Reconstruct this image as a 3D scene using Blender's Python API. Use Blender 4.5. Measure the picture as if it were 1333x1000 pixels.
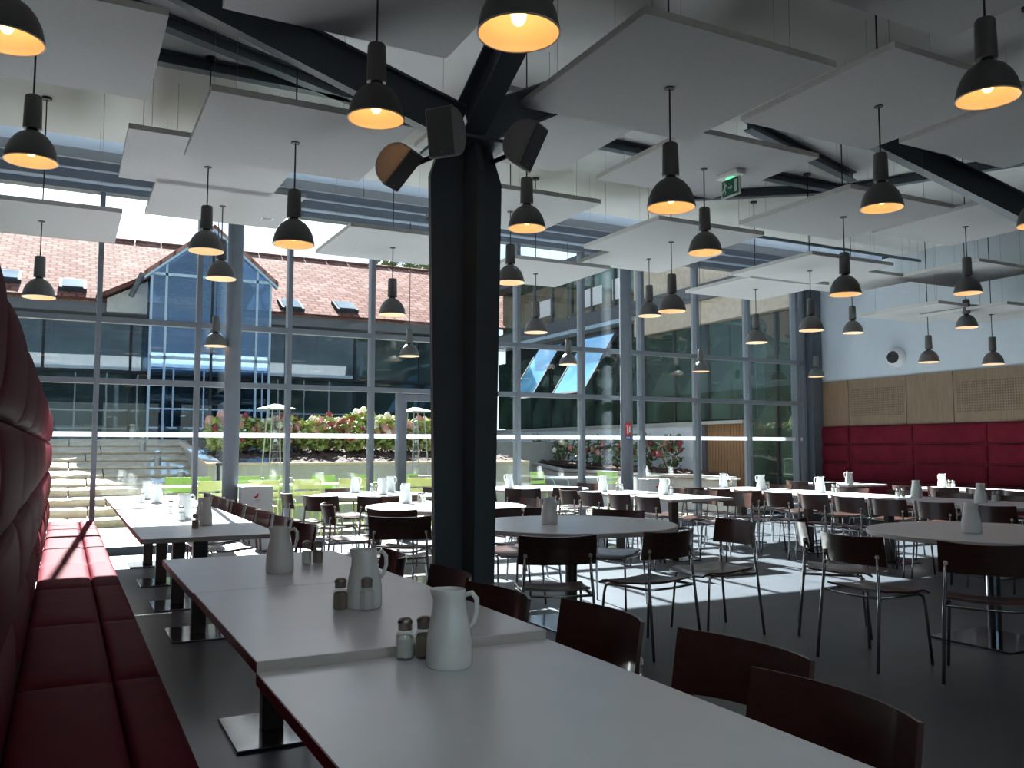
import bpy, math, random
from mathutils import Vector, Matrix
random.seed(7)
for o in list(bpy.data.objects): bpy.data.objects.remove(o)
scene = bpy.context.scene
col = scene.collection

# ------------------------------------------------------------------ camera
W, H, F = 1333, 1000, 1121.06
CAMZ = 1.31
YAW, PITCH = math.radians(27.468), math.radians(4.291)
FWD = Vector((math.sin(YAW)*math.cos(PITCH), math.cos(YAW)*math.cos(PITCH), math.sin(PITCH)))
RGT = Vector((math.cos(YAW), -math.sin(YAW), 0))
UPV = RGT.cross(FWD)
cam = bpy.data.cameras.new('camera'); camo = bpy.data.objects.new('camera', cam); col.objects.link(camo)
cam.sensor_fit = 'HORIZONTAL'; cam.sensor_width = 36; cam.lens = 36*F/W; cam.clip_start = .02; cam.clip_end = 400
camo.matrix_world = Matrix(((RGT.x, UPV.x, -FWD.x, 0), (RGT.y, UPV.y, -FWD.y, 0), (RGT.z, UPV.z, -FWD.z, CAMZ), (0, 0, 0, 1)))
scene.camera = camo

# ------------------------------------------------------------------ light
SUN_DIR = Vector((-.07, -1, -.755)).normalized()
world = bpy.data.worlds.new('world'); scene.world = world; world.use_nodes = True
nt = world.node_tree; nt.nodes.clear()
out = nt.nodes.new('ShaderNodeOutputWorld'); bg = nt.nodes.new('ShaderNodeBackground')
sky = nt.nodes.new('ShaderNodeTexSky'); sky.sky_type = 'NISHITA'; sky.sun_disc = False
sky.sun_elevation = math.radians(37); sky.sun_rotation = math.radians(4); sky.air_density = 1.0; sky.dust_density = 1.2
tc = nt.nodes.new('ShaderNodeTexCoord'); ns = nt.nodes.new('ShaderNodeTexNoise')
ns.inputs['Scale'].default_value = 3.0; ns.inputs['Detail'].default_value = 6
rp = nt.nodes.new('ShaderNodeValToRGB'); rp.color_ramp.elements[0].position = .42; rp.color_ramp.elements[1].position = .6
mx = nt.nodes.new('ShaderNodeMix'); mx.data_type = 'RGBA'
cl = nt.nodes.new('ShaderNodeRGB'); cl.outputs[0].default_value = (4.1, 5.0, 6.3, 1)
nt.links.new(tc.outputs['Generated'], ns.inputs['Vector']); nt.links.new(ns.outputs['Fac'], rp.inputs['Fac'])
nt.links.new(rp.outputs['Color'], mx.inputs['Factor'])
nt.links.new(sky.outputs[0], mx.inputs['A']); nt.links.new(cl.outputs[0], mx.inputs['B'])
nt.links.new(mx.outputs['Result'], bg.inputs['Color']); nt.links.new(bg.outputs[0], out.inputs['Surface'])
bg.inputs['Strength'].default_value = 0.27
sl = bpy.data.lights.new('sun', 'SUN'); sl.energy = 52.0; sl.angle = math.radians(.53); sl.color = (1, .985, .96)
so = bpy.data.objects.new('sun', sl); col.objects.link(so)
so.rotation_euler = SUN_DIR.to_track_quat('-Z', 'Y').to_euler()
vs = scene.view_settings; vs.view_transform = 'Standard'; vs.look = 'None'; vs.gamma = 1; vs.use_curve_mapping = False
vs.exposure = -0.3

# ------------------------------------------------------------------ helpers
def ray(px, py): return RGT*((px-W/2)/F) + UPV*((H/2-py)/F) + FWD
def at(px, py, z):                      # photo pixel -> point on the level z
    d = ray(px, py); t = (z-CAMZ)/d.z
    return Vector((d.x*t, d.y*t, z))

class MB:
    def __init__(s): s.v = []; s.f = []
    def add(s, vs, fs):
        n = len(s.v); s.v += [tuple(v) for v in vs]; s.f += [tuple(i+n for i in f) for f in fs]; return s
    def box(s, x0, x1, y0, y1, z0, z1, M=None):
        vs = [Vector(p) for p in ((x0,y0,z0),(x1,y0,z0),(x1,y1,z0),(x0,y1,z0),(x0,y0,z1),(x1,y0,z1),(x1,y1,z1),(x0,y1,z1))]
        if M: vs = [M @ v for v in vs]
        return s.add(vs, ((0,3,2,1),(4,5,6,7),(0,1,5,4),(1,2,6,5),(2,3,7,6),(3,0,4,7)))
    def bbox(s, x0, x1, y0, y1, z0, z1, b=.003):    # box with chamfered upright and top edges
        vs = []
        for z, k in ((z0,b),(z0+b,0),(z1-b,0),(z1,b)):
            a0,a1,c0,c1 = x0+k,x1-k,y0+k,y1-k; e = b
            vs += [(a0+e,c0,z),(a1-e,c0,z),(a1,c0+e,z),(a1,c1-e,z),(a1-e,c1,z),(a0+e,c1,z),(a0,c1-e,z),(a0,c0+e,z)]
        fs = [tuple(range(7,-1,-1)), tuple(range(24,32))]
        for r in range(3):
            for i in range(8): fs.append((r*8+i, r*8+(i+1)%8, r*8+8+(i+1)%8, r*8+8+i))
        return s.add(vs, fs)
    def tube(s, pts, r, n=8, cap=True):
        pts = [Vector(p) for p in pts]; rr = r if isinstance(r,(list,tuple)) else [r]*len(pts)
        rings = []; prev = None
        for i, p in enumerate(pts):
            if i == 0: d = pts[1]-p
            elif i == len(pts)-1: d = p-pts[i-1]
            else: d = (pts[i+1]-p).normalized()+(p-pts[i-1]).normalized()
            d.normalize()
            a = prev if prev is not None and abs(prev.dot(d)) < .95 else (Vector((0,0,1)) if abs(d.z) < .9 else Vector((1,0,0)))
            u = (a - d*a.dot(d)).normalized(); w = d.cross(u); prev = u
            rings.append([p+(u*math.cos(2*math.pi*k/n)+w*math.sin(2*math.pi*k/n))*rr[i] for k in range(n)])
        vs = [v for R in rings for v in R]; fs = []
        for i in range(len(pts)-1):
            for k in range(n): fs.append((i*n+k, i*n+(k+1)%n, (i+1)*n+(k+1)%n, (i+1)*n+k))
        if cap: fs.append(tuple(range(n-1,-1,-1))); fs.append(tuple((len(pts)-1)*n+k for k in range(n)))
        return s.add(vs, fs)
    def lathe(s, prof, n=24, c=(0,0,0), close=False):
        vs = []; fs = []
        for r, z in prof:
            for k in range(n): vs.append((c[0]+r*math.cos(2*math.pi*k/n), c[1]+r*math.sin(2*math.pi*k/n), c[2]+z))
        for i in range(len(prof)-1):
            for k in range(n): fs.append((i*n+k, i*n+(k+1)%n, (i+1)*n+(k+1)%n, (i+1)*n+k))
        if close: fs.append(tuple(range(n-1,-1,-1))); fs.append(tuple((len(prof)-1)*n+k for k in range(n)))
        return s.add(vs, fs)
    def prism(s, poly, axis, a0, a1):   # poly in the two other axes, extruded along axis
        n = len(poly); vs = []
        for a in (a0, a1):
            for p, q in poly:
                vs.append({'x':(a,p,q),'y':(p,a,q),'z':(p,q,a)}[axis])
        fs = [tuple(range(n-1,-1,-1)), tuple(range(n,2*n))]+[(i,(i+1)%n,n+(i+1)%n,n+i) for i in range(n)]
        return s.add(vs, fs)
    def sheet(s, fn, nu, nv, th):       # thick sheet: fn(u,v) -> point; thickness along the normal
        P = [[Vector(fn(i/nu, j/nv)) for j in range(nv+1)] for i in range(nu+1)]
        top = []; bot = []
        for i in range(nu+1):
            for j in range(nv+1):
                du = P[min(i+1,nu)][j]-P[max(i-1,0)][j]; dv = P[i][min(j+1,nv)]-P[i][max(j-1,0)]
                n = du.cross(dv).normalized()*th/2
                top.append(P[i][j]+n); bot.append(P[i][j]-n)
        N = len(top); m = nv+1; fs = []
        for i in range(nu):
            for j in range(nv):
                a,b,c,d = i*m+j,(i+1)*m+j,(i+1)*m+j+1,i*m+j+1
                fs.append((a,b,c,d)); fs.append((N+d,N+c,N+b,N+a))
        for i in range(nu):
            fs.append((i*m, N+i*m, N+(i+1)*m, (i+1)*m)); k = nv
            fs.append((i*m+k, (i+1)*m+k, N+(i+1)*m+k, N+i*m+k))
        for j in range(nv):
            fs.append((j, j+1, N+j+1, N+j)); k = nu*m
            fs.append((k+j, N+k+j, N+k+j+1, k+j+1))
        return s.add(top+bot, fs)
    def pad(s, w, h, d, M, n=9, base=.03, ex=3.2):   # upholstered pad in XY (0..w,0..h), bulging to +Z by d
        vs = []; fs = []
        def g(t):
            e = abs(2*t-1); return (1-e**ex)**.5
        ts = [.5-.5*math.cos(math.pi*i/n) for i in range(n+1)]
        for a in ts:
            for b in ts: vs.append(M @ Vector((a*w, b*h, base + d*(g(a)*g(b)))))
        m = n+1
        for i in range(n):
            for j in range(n): fs.append((i*m+j,(i+1)*m+j,(i+1)*m+j+1,i*m+j+1))
        q = len(vs); vs += [M @ Vector(p) for p in ((0,0,0),(w,0,0),(w,h,0),(0,h,0))]
        fs.append((q+3,q+2,q+1,q))
        fs.append(tuple([q,q+1]+[i*m for i in range(n,-1,-1)])); fs.append(tuple([q+2,q+3]+[i*m+n for i in range(n+1)]))
        fs.append(tuple([q+1,q+2]+[n*m+j for j in range(n,-1,-1)])); fs.append(tuple([q+3,q]+[j for j in range(n+1)]))
        return s.add(vs, fs)
    def mesh(s, name, m, smooth=False, angle=None):
        me = bpy.data.meshes.new(name); me.from_pydata(s.v, [], s.f); me.update()
        me.materials.append(m)
        if smooth:
            for p in me.polygons: p.use_smooth = True
            if angle: me.set_sharp_from_angle(angle=math.radians(angle))
        return me
    def build(s, name, m, parent=None, smooth=False, angle=40, loc=None):
        return link(name, s.mesh(name, m, smooth, angle), parent, loc)

def link(name, me, parent=None, loc=None, rot=None):
    o = bpy.data.objects.new(name, me); col.objects.link(o)
    if parent: o.parent = parent
    if loc is not None: o.location = loc
    if rot is not None: o.rotation_euler = rot
    return o
def tag(o, label=None, cat=None, group=None, kind=None):
    if label: o['label'] = label
    if cat: o['category'] = cat
    if group: o['group'] = group
    if kind: o['kind'] = kind
    return o
def thing(name, label, cat, loc=(0,0,0), rz=0, group=None):
    o = link(name, None, None, loc, (0,0,rz)); o.empty_display_size = .1
    return tag(o, label, cat, group)
def struct(name, mb, m, parent=None, **k):
    o = mb.build(name, m, parent, **k)
    if not parent: o['kind'] = 'structure'
    return o
def copy_tree(o, parent=None):
    c = o.copy(); col.objects.link(c); c.parent = parent
    for ch in list(o.children): copy_tree(ch, c)
    return c
_cache = {}
def boxpiece(name, sx, sy, sz, m, parent, loc):     # shared, centred box piece
    k = (round(sx,4), round(sy,4), round(sz,4), m.name)
    if k not in _cache: _cache[k] = MB().box(-sx/2,sx/2,-sy/2,sy/2,-sz/2,sz/2).mesh(name, m)
    return link(name, _cache[k], parent, loc)
ORD = ['first','second','third','fourth','fifth','sixth','seventh','eighth','ninth','tenth','eleventh','twelfth','thirteenth']

# ------------------------------------------------------------------ materials
def mat(name, c, rough=.5, metal=0, var=.08, scale=8, bump=0, bscale=60, coat=0, spec=.5, c2=None, stretch=None, trans=0):
    m = bpy.data.materials.new(name); m.use_nodes = True; n = m.node_tree; b = n.nodes['Principled BSDF']
    b.inputs['Roughness'].default_value = rough; b.inputs['Metallic'].default_value = metal
    b.inputs['Specular IOR Level'].default_value = spec; b.inputs['Coat Weight'].default_value = coat
    b.inputs['Coat Roughness'].default_value = .12
    tcn = n.nodes.new('ShaderNodeTexCoord'); mp = n.nodes.new('ShaderNodeMapping')
    if stretch: mp.inputs['Scale'].default_value = stretch
    n.links.new(tcn.outputs['Object'], mp.inputs['Vector'])
    tx = n.nodes.new('ShaderNodeTexNoise'); tx.inputs['Scale'].default_value = scale; tx.inputs['Detail'].default_value = 4
    n.links.new(mp.outputs[0], tx.inputs['Vector'])
    r = n.nodes.new('ShaderNodeValToRGB'); r.color_ramp.elements[0].position = .3; r.color_ramp.elements[1].position = .7
    a = c; d = c2 if c2 else tuple(min(1, x*(1+var)) for x in c)
    if not c2: a = tuple(x*(1-var) for x in c)
    r.color_ramp.elements[0].color = (*a, 1); r.color_ramp.elements[1].color = (*d, 1)
    n.links.new(tx.outputs['Fac'], r.inputs['Fac']); n.links.new(r.outputs[0], b.inputs['Base Color'])
    if bump:
        t2 = n.nodes.new('ShaderNodeTexNoise'); t2.inputs['Scale'].default_value = bscale; t2.inputs['Detail'].default_value = 3
        n.links.new(mp.outputs[0], t2.inputs['Vector'])
        bp = n.nodes.new('ShaderNodeBump'); bp.inputs['Strength'].default_value = bump; bp.inputs['Distance'].default_value = .01
        n.links.new(t2.outputs['Fac'], bp.inputs['Height']); n.links.new(bp.outputs[0], b.inputs['Normal'])
    return m
def emit(name, c, s):
    m = bpy.data.materials.new(name); m.use_nodes = True; n = m.node_tree; n.nodes.clear()
    o = n.nodes.new('ShaderNodeOutputMaterial'); e = n.nodes.new('ShaderNodeEmission')
    e.inputs[0].default_value = (*c,1); e.inputs[1].default_value = s; n.links.new(e.outputs[0], o.inputs[0]); return m
def pane_mat(name, tint, refl=.06, edge=.5, rough=0, gl=(1,1,1)):
    m = bpy.data.materials.new(name); m.use_nodes = True; n = m.node_tree; n.nodes.clear()
    o = n.nodes.new('ShaderNodeOutputMaterial'); t = n.nodes.new('ShaderNodeBsdfTransparent'); g = n.nodes.new('ShaderNodeBsdfGlossy')
    t.inputs[0].default_value = (*tint,1); g.inputs['Roughness'].default_value = rough; g.inputs[0].default_value = (*gl,1)
    lw = n.nodes.new('ShaderNodeLayerWeight'); lw.inputs[0].default_value = .15
    mr = n.nodes.new('ShaderNodeMapRange'); mr.inputs['To Min'].default_value = refl; mr.inputs['To Max'].default_value = edge
    x = n.nodes.new('ShaderNodeMixShader'); n.links.new(lw.outputs['Facing'], mr.inputs['Value']); n.links.new(mr.outputs[0], x.inputs[0])
    n.links.new(t.outputs[0], x.inputs[1]); n.links.new(g.outputs[0], x.inputs[2]); n.links.new(x.outputs[0], o.inputs[0]); return m
def trans_mat(name, c, t):
    m = bpy.data.materials.new(name); m.use_nodes = True; n = m.node_tree; n.nodes.clear()
    o = n.nodes.new('ShaderNodeOutputMaterial'); d = n.nodes.new('ShaderNodeBsdfDiffuse'); l = n.nodes.new('ShaderNodeBsdfTranslucent'); a = n.nodes.new('ShaderNodeAddShader')
    d.inputs[0].default_value = (*c,1); l.inputs[0].default_value = (*t,1)
    n.links.new(d.outputs[0], a.inputs[0]); n.links.new(l.outputs[0], a.inputs[1]); n.links.new(a.outputs[0], o.inputs[0]); return m
M = {}
M['floor'] = mat('floor_vinyl', (.06,.071,.088), .4, var=.12, scale=3, bump=.03, bscale=90)
M['plaster'] = mat('white_plaster', (.53,.53,.51), .8, var=.02, scale=4)
M['wallgrey'] = mat('mid_grey_wall', (.2,.2,.2), .85, var=.03)
M['wallwhite'] = mat('white_wall_paint', (.54,.6,.65), .8, var=.02)
M['raft'] = mat('acoustic_felt', (.41,.405,.40), .9, var=.03, scale=30, bump=.06, bscale=300)
M['raftlitedge'] = mat('acoustic_lit_edge', (.66,.65,.62), .9, var=.05, scale=30)  # edges lighter than the dim underside: side light put into the colour
M['steel'] = mat('dark_blue_grey_steel', (.075,.095,.115), .45, var=.08, scale=5, bump=.02)
M['frame'] = mat('grey_aluminium_frame', (.165,.185,.215), .45, metal=.1, var=.05)
M['soffit'] = trans_mat('blue_grey_skylight_film', (.34,.40,.48), (.022,.034,.052))
M['glass'] = pane_mat('facade_glass', (.93,.97,.97), .03, .5)
M['band'] = trans_mat('white_window_film', (.45,.46,.47), (.3,.32,.33))
M['lamp'] = mat('lamp_grey_metal', (.13,.13,.125), .42, metal=.1, var=.06)
M['lampin'] = mat('lamp_white_reflector', (.85,.82,.75), .45, var=.02)
M['black'] = mat('black_plastic', (.015,.015,.016), .5)
M['cable'] = mat('dark_cable', (.03,.03,.03), .6)
M['wire'] = mat('steel_wire', (.25,.25,.25), .4, metal=.8)
M['bulb'] = emit('warm_bulb', (1,.43,.12), 14)
M['leather'] = mat('maroon_leather', (.12,.013,.023), .62, var=.14, scale=6, bump=.12, bscale=240, coat=0, spec=.02)
M['leather'].node_tree.nodes['Principled BSDF'].inputs['IOR'].default_value = 1.4
M['oak'] = mat('oak_veneer', (.17,.115,.068), .6, c2=(.225,.16,.1), scale=6, stretch=(6,6,.5))
M['top'] = mat('white_laminate', (.74,.785,.85), .27, var=.02, scale=6, spec=.6)
M['topedge'] = mat('grey_white_edge', (.6,.58,.54), .5, var=.04)
M['bounceedge'] = mat('edge_with_bench_bounce', (.2,.03,.035), .4, var=.1)  # red light thrown by the bench, put into the edge colour
M['post'] = mat('brushed_dark_steel', (.1,.085,.075), .35, metal=.7, var=.1, stretch=(1,1,8))
M['plate'] = mat('polished_steel_plate', (.32,.33,.35), .14, metal=1, var=.06)
M['chrome'] = mat('chrome_tube', (.45,.45,.46), .22, metal=1, var=.03)
M['walnut'] = mat('dark_stained_plywood', (.045,.018,.014), .3, c2=(.07,.028,.02), scale=7, stretch=(1,8,8), coat=.35)
M['clear'] = mat('translucent_cap', (.6,.58,.5), .3)
M['china'] = mat('white_glazed_ceramic', (.84,.86,.84), .18, var=.03, coat=.5)
M['salt'] = mat('salt_grains', (.8,.79,.77), .9, bump=.2, bscale=600)
M['pepper'] = mat('ground_pepper', (.22,.16,.11), .9, c2=(.34,.27,.2), scale=600)
M['jar'] = pane_mat('jar_glass', (.92,.95,.94), .06, .55)
M['cap'] = mat('dented_metal_cap', (.3,.28,.26), .3, metal=1, var=.2, scale=40)
M['speaker'] = mat('grey_speaker_case', (.27,.27,.265), .6, var=.04)
M['grille'] = mat('speaker_grille', (.12,.12,.125), .8, var=.2, scale=400)
M['white'] = mat('white_plastic', (.75,.75,.75), .5, var=.02)
M['green'] = mat('sign_green', (.0,.11,.06), .5, var=.02)
M['ledgreen'] = emit('green_led', (.1,1,.35), 3)
M['signwhite'] = mat('sign_white', (.55,.62,.58), .6, var=.02)
M['red'] = mat('signal_red', (.6,.03,.03), .5, var=.04)
M['blue'] = mat('sign_blue', (.03,.08,.3), .5, var=.04)
# outdoors
M['paving'] = mat('sandstone_paving', (.075,.058,.034), .95, c2=(.1,.08,.05), scale=3, bump=.15)
M['stone'] = mat('rough_limestone', (.44,.35,.24), .95, c2=(.58,.5,.38), scale=4, bump=.5, bscale=18)
M['concrete'] = mat('pale_concrete', (.36,.355,.33), .9, c2=(.43,.42,.39), scale=2.5, bump=.1)
M['coping'] = mat('warm_stone_coping', (.55,.42,.3), .8, var=.12)
M['corten'] = mat('rust_strip', (.2,.09,.05), .8, var=.2)
M['mulch'] = mat('bark_mulch', (.045,.024,.016), .95, c2=(.1,.058,.038), scale=14, bump=.8, bscale=30)
M['leaf'] = mat('hydrangea_leaf', (.2,.3,.06), .6, c2=(.5,.5,.16), scale=3)
M['leafdark'] = mat('dark_leaf', (.05,.1,.03), .6, c2=(.12,.18,.06), scale=3)
M['pinkf'] = mat('pink_bloom', (.55,.22,.2), .8, c2=(.72,.42,.33), scale=10)
M['redf'] = mat('crimson_bloom', (.3,.04,.06), .8, c2=(.45,.1,.11), scale=10)
M['creamf'] = mat('cream_bloom', (.75,.7,.55), .8, c2=(.85,.8,.66), scale=10)
M['lime'] = mat('lime_green_paint', (.30,.46,.12), .45, var=.05)
M['yellow'] = mat('yellow_green_paint', (.5,.52,.16), .45, var=.05)
M['shadedgreen'] = mat('green_paint_in_shade', (.03,.06,.045), .5)  # green chair darkened: the shade it stands in is put into its colour
M['heater'] = mat('stainless_heater', (.36,.36,.36), .4, metal=.6, var=.03)
M['tubeglass'] = pane_mat('heater_tube_glass', (.9,.92,.92), .08, .5)
M['bgrey'] = mat('dark_grey_cladding', (.1,.105,.115), .8, var=.06, spec=.15)
M['bdark'] = mat('dark_window_profile', (.03,.035,.04), .8, spec=.1)
M['blueframe'] = mat('blue_grey_profile', (.32,.43,.52), .4, var=.04)
M['sandstone'] = mat('beige_stone_wall', (.46,.37,.28), .9, c2=(.56,.47,.37), scale=9, bump=.6, bscale=14)
M['render'] = mat('white_rendered_wall', (.72,.72,.73), .85, var=.03, scale=3)
M['cedar'] = mat('cedar_slat', (.2,.1,.045), .7, c2=(.33,.18,.08), scale=5, stretch=(6,6,.6))
M['ground'] = mat('outdoor_ground', (.16,.15,.14), .95, c2=(.2,.19,.17), scale=1.5)
M['grass'] = mat('grass', (.1,.17,.05), .95, c2=(.16,.24,.08), scale=5)
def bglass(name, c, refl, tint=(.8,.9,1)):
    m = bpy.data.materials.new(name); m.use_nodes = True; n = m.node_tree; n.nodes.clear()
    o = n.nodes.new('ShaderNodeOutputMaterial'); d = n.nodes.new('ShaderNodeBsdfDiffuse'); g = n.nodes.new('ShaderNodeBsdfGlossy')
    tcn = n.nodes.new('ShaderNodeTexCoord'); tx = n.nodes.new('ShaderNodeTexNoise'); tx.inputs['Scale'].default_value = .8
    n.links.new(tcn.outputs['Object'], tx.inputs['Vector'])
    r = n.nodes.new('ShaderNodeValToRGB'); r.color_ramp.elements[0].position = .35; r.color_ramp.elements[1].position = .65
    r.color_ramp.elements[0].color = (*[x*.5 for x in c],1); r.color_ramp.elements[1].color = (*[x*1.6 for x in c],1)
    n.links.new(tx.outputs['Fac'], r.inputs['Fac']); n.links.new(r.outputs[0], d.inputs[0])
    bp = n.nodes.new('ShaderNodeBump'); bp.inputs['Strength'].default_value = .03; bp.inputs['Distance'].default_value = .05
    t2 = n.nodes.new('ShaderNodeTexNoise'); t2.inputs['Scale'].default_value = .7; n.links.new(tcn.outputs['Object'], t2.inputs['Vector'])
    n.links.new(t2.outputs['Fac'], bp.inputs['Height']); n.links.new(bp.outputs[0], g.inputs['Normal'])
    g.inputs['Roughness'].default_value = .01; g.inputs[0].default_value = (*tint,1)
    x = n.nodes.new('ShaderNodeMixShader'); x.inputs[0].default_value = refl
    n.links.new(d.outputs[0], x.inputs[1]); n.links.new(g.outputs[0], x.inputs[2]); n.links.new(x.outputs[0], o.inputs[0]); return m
M['bglass'] = bglass('dark_teal_window', (.025,.046,.046), .06)
M['gglass'] = bglass('green_window', (.03,.055,.04), .14, (.7,.9,.8))
M['blueglass'] = bglass('blue_gable_glass', (.07,.12,.18), .15, (.6,.8,1))
M['bluetrans'] = pane_mat('blue_gable_glass', (.5,.66,.8), .11, .5, 0, (.6,.78,.95))
M['roofpane'] = bglass('roof_window_pane', (.16,.19,.22), .45, (.9,.95,1))
M['mirror'] = bglass('sky_reflecting_glass', (.08,.22,.36), .5, (.45,.75,1))  # blue of the reflected sky partly put into base colour and gloss tint

def tile_mat():
    m = bpy.data.materials.new('clay_roof_tiles'); m.use_nodes = True; n = m.node_tree; b = n.nodes['Principled BSDF']
    b.inputs['Roughness'].default_value = .95; b.inputs['Specular IOR Level'].default_value = .05
    tcn = n.nodes.new('ShaderNodeTexCoord'); br = n.nodes.new('ShaderNodeTexBrick')
    br.inputs['Scale'].default_value = 1; br.inputs['Brick Width'].default_value = .34; br.inputs['Row Height'].default_value = .25
    br.inputs['Mortar Size'].default_value = .03; br.inputs['Color1'].default_value = (.20,.075,.055,1); br.inputs['Color2'].default_value = (.36,.18,.145,1)
    br.inputs['Mortar'].default_value = (.1,.045,.035,1); br.inputs['Bias'].default_value = 0
    n.links.new(tcn.outputs['Object'], br.inputs['Vector'])
    tx = n.nodes.new('ShaderNodeTexNoise'); tx.inputs['Scale'].default_value = .9; n.links.new(tcn.outputs['Object'], tx.inputs['Vector'])
    r = n.nodes.new('ShaderNodeValToRGB'); r.color_ramp.elements[0].position = .55; r.color_ramp.elements[1].position = .9
    mx = n.nodes.new('ShaderNodeMix'); mx.data_type = 'RGBA'; mx.inputs['B'].default_value = (.4,.26,.23,1)
    n.links.new(tx.outputs['Fac'], r.inputs['Fac']); n.links.new(r.outputs[0], mx.inputs['Factor']); n.links.new(br.outputs['Color'], mx.inputs['A'])
    n.links.new(mx.outputs['Result'], b.inputs['Base Color'])
    bp = n.nodes.new('ShaderNodeBump'); bp.inputs['Strength'].default_value = .6; bp.inputs['Distance'].default_value = .03
    n.links.new(br.outputs['Fac'], bp.inputs['Height']); bp.invert = True; n.links.new(bp.outputs[0], b.inputs['Normal']); return m
M['tiles'] = tile_mat()
def perf_mat():
    m = M['oak'].copy(); m.name = 'perforated_oak'; n = m.node_tree; b = n.nodes['Principled BSDF']
    src = b.inputs['Base Color'].links[0].from_socket
    tcn = n.nodes.new('ShaderNodeTexCoord'); mp = n.nodes.new('ShaderNodeMapping'); mp.inputs['Scale'].default_value = (24,24,24)
    n.links.new(tcn.outputs['Object'], mp.inputs['Vector'])
    sx = n.nodes.new('ShaderNodeSeparateXYZ'); n.links.new(mp.outputs[0], sx.inputs[0])
    def fr(s):
        a = n.nodes.new('ShaderNodeMath'); a.operation = 'FRACT'; n.links.new(s, a.inputs[0])
        c = n.nodes.new('ShaderNodeMath'); c.operation = 'LESS_THAN'; c.inputs[1].default_value = .5; n.links.new(a.outputs[0], c.inputs[0]); return c.outputs[0]
    mu = n.nodes.new('ShaderNodeMath'); mu.operation = 'MULTIPLY'; n.links.new(fr(sx.outputs['Y']), mu.inputs[0]); n.links.new(fr(sx.outputs['Z']), mu.inputs[1])
    mk = n.nodes.new('ShaderNodeMath'); mk.operation = 'MULTIPLY'; mk.inputs[1].default_value = .75; n.links.new(mu.outputs[0], mk.inputs[0])
    mx = n.nodes.new('ShaderNodeMix'); mx.data_type = 'RGBA'; mx.inputs['B'].default_value = (.03,.02,.012,1)
    n.links.new(mk.outputs[0], mx.inputs['Factor']); n.links.new(src, mx.inputs['A']); n.links.new(mx.outputs['Result'], b.inputs['Base Color']); return m
M['perf'] = perf_mat()

# ------------------------------------------------------------------ room shell
FY = 11.84                      # facade plane
XR = 12.64                      # right wall
XL, YB, ZC = -4.2, -5.0, 4.62
struct('floor', MB().box(XL, XR+.2, YB, FY+.1, -.12, 0), M['floor'])
ceil = struct('ceiling', MB().box(XL, XR+.2, -2.0, 10.05, ZC, ZC+.25).box(XL, XR+.2, YB, -3.3, ZC, ZC+.25).box(XL, -2.4, -3.3, -2.0, ZC, ZC+.25).box(3.4, XR+.2, -3.3, -2.0, ZC, ZC+.25), M['plaster'])
for y in (-3.3, -2.08): MB().box(-2.4, 3.4, y, y+.08, ZC+.25, ZC+1.4).build('skylight_upstand', M['white'], ceil)  # unseen skylight behind the camera, added to light tables and jugs
for x in (-2.48, 3.4): MB().box(x, x+.08, -3.3, -2.0, ZC+.25, ZC+1.4).build('skylight_upstand', M['white'], ceil)
MB().box(-2.4, 3.4, -3.3, -2.0, ZC+1.4, ZC+1.42).build('skylight_pane', M['glass'], ceil)  # cover of the added skylight
MB().box(XL, XR+.2, 10.40, FY+.15, ZC-.02, ZC+.12).build('soffit', M['soffit'], ceil)
MB().box(XL, XR+.2, 10.40, 10.48, ZC+.12, ZC+.72).build('skylight_upstand', M['white'], ceil)
MB().box(XL, XR+.2, 9.97, 10.05, ZC+.25, ZC+.72).build('skylight_upstand', M['white'], ceil)
MB().box(XL, XR+.2, 9.97, 10.48, ZC+.73, ZC+.75).build('skylight_pane', M['glass'], ceil)
for y in (10.38, 10.74, 11.2):
    MB().box(XL, XR, y, y+.05, ZC-.13, ZC-.02).build('skylight_rail', M['frame'], ceil)
struct('wall_left', MB().box(XL-.2, XL, YB, FY+.1, 0, ZC), M['wallgrey'])
wb = struct('wall_back', MB().box(XL-.2, XR+.2, YB-.2, YB, 0, 1.2).box(XL-.2, XR+.2, YB-.2, YB, 2.7, ZC).box(4.3, XR+.2, YB-.2, YB, 1.2, 2.7), M['wallgrey'])  # window ribbon added in the unseen back wall to fill the room
for i in range(6):
    x = XL+1.7*i-(.12 if i == 5 else 0); MB().box(x, x+.12, YB-.2, YB, 1.2, 2.7).build('window_post', M['frame'], wb)
    if i < 5: MB().box(x+.12, x+1.7, YB-.11, YB-.09, 1.2, 2.7).build('pane', M['glass'], wb)
struct('ground_behind', MB().box(-40, 40, -60, YB-.2, -.2, -.05), M['ground'])
wr = struct('wall_right', MB().box(XR, XR+.2, YB, FY+.1, 0, ZC), M['wallwhite'])
ys = [11.83, 11.03, 9.82, 8.95, 7.70, 6.83, 5.58, 4.7, 3.45]
for i in range(len(ys)-1):
    a, b = ys[i+1]+.006, ys[i]-.006; z0, z1 = .0, 2.55
    if i % 2 == 0: boxpiece('wood_panel', .024, b-a, z1-z0, M['oak'], wr, (XR-.012, (a+b)/2, (z0+z1)/2))
    else:
        boxpiece('wood_panel', .024, b-a, z1-z0, M['oak'], wr, (XR-.012, (a+b)/2, (z0+z1)/2))
        boxpiece('perforated_field', .004, b-a-.1, .5, M['perf'], wr, (XR-.025, (a+b)/2, 2.14))

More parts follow.
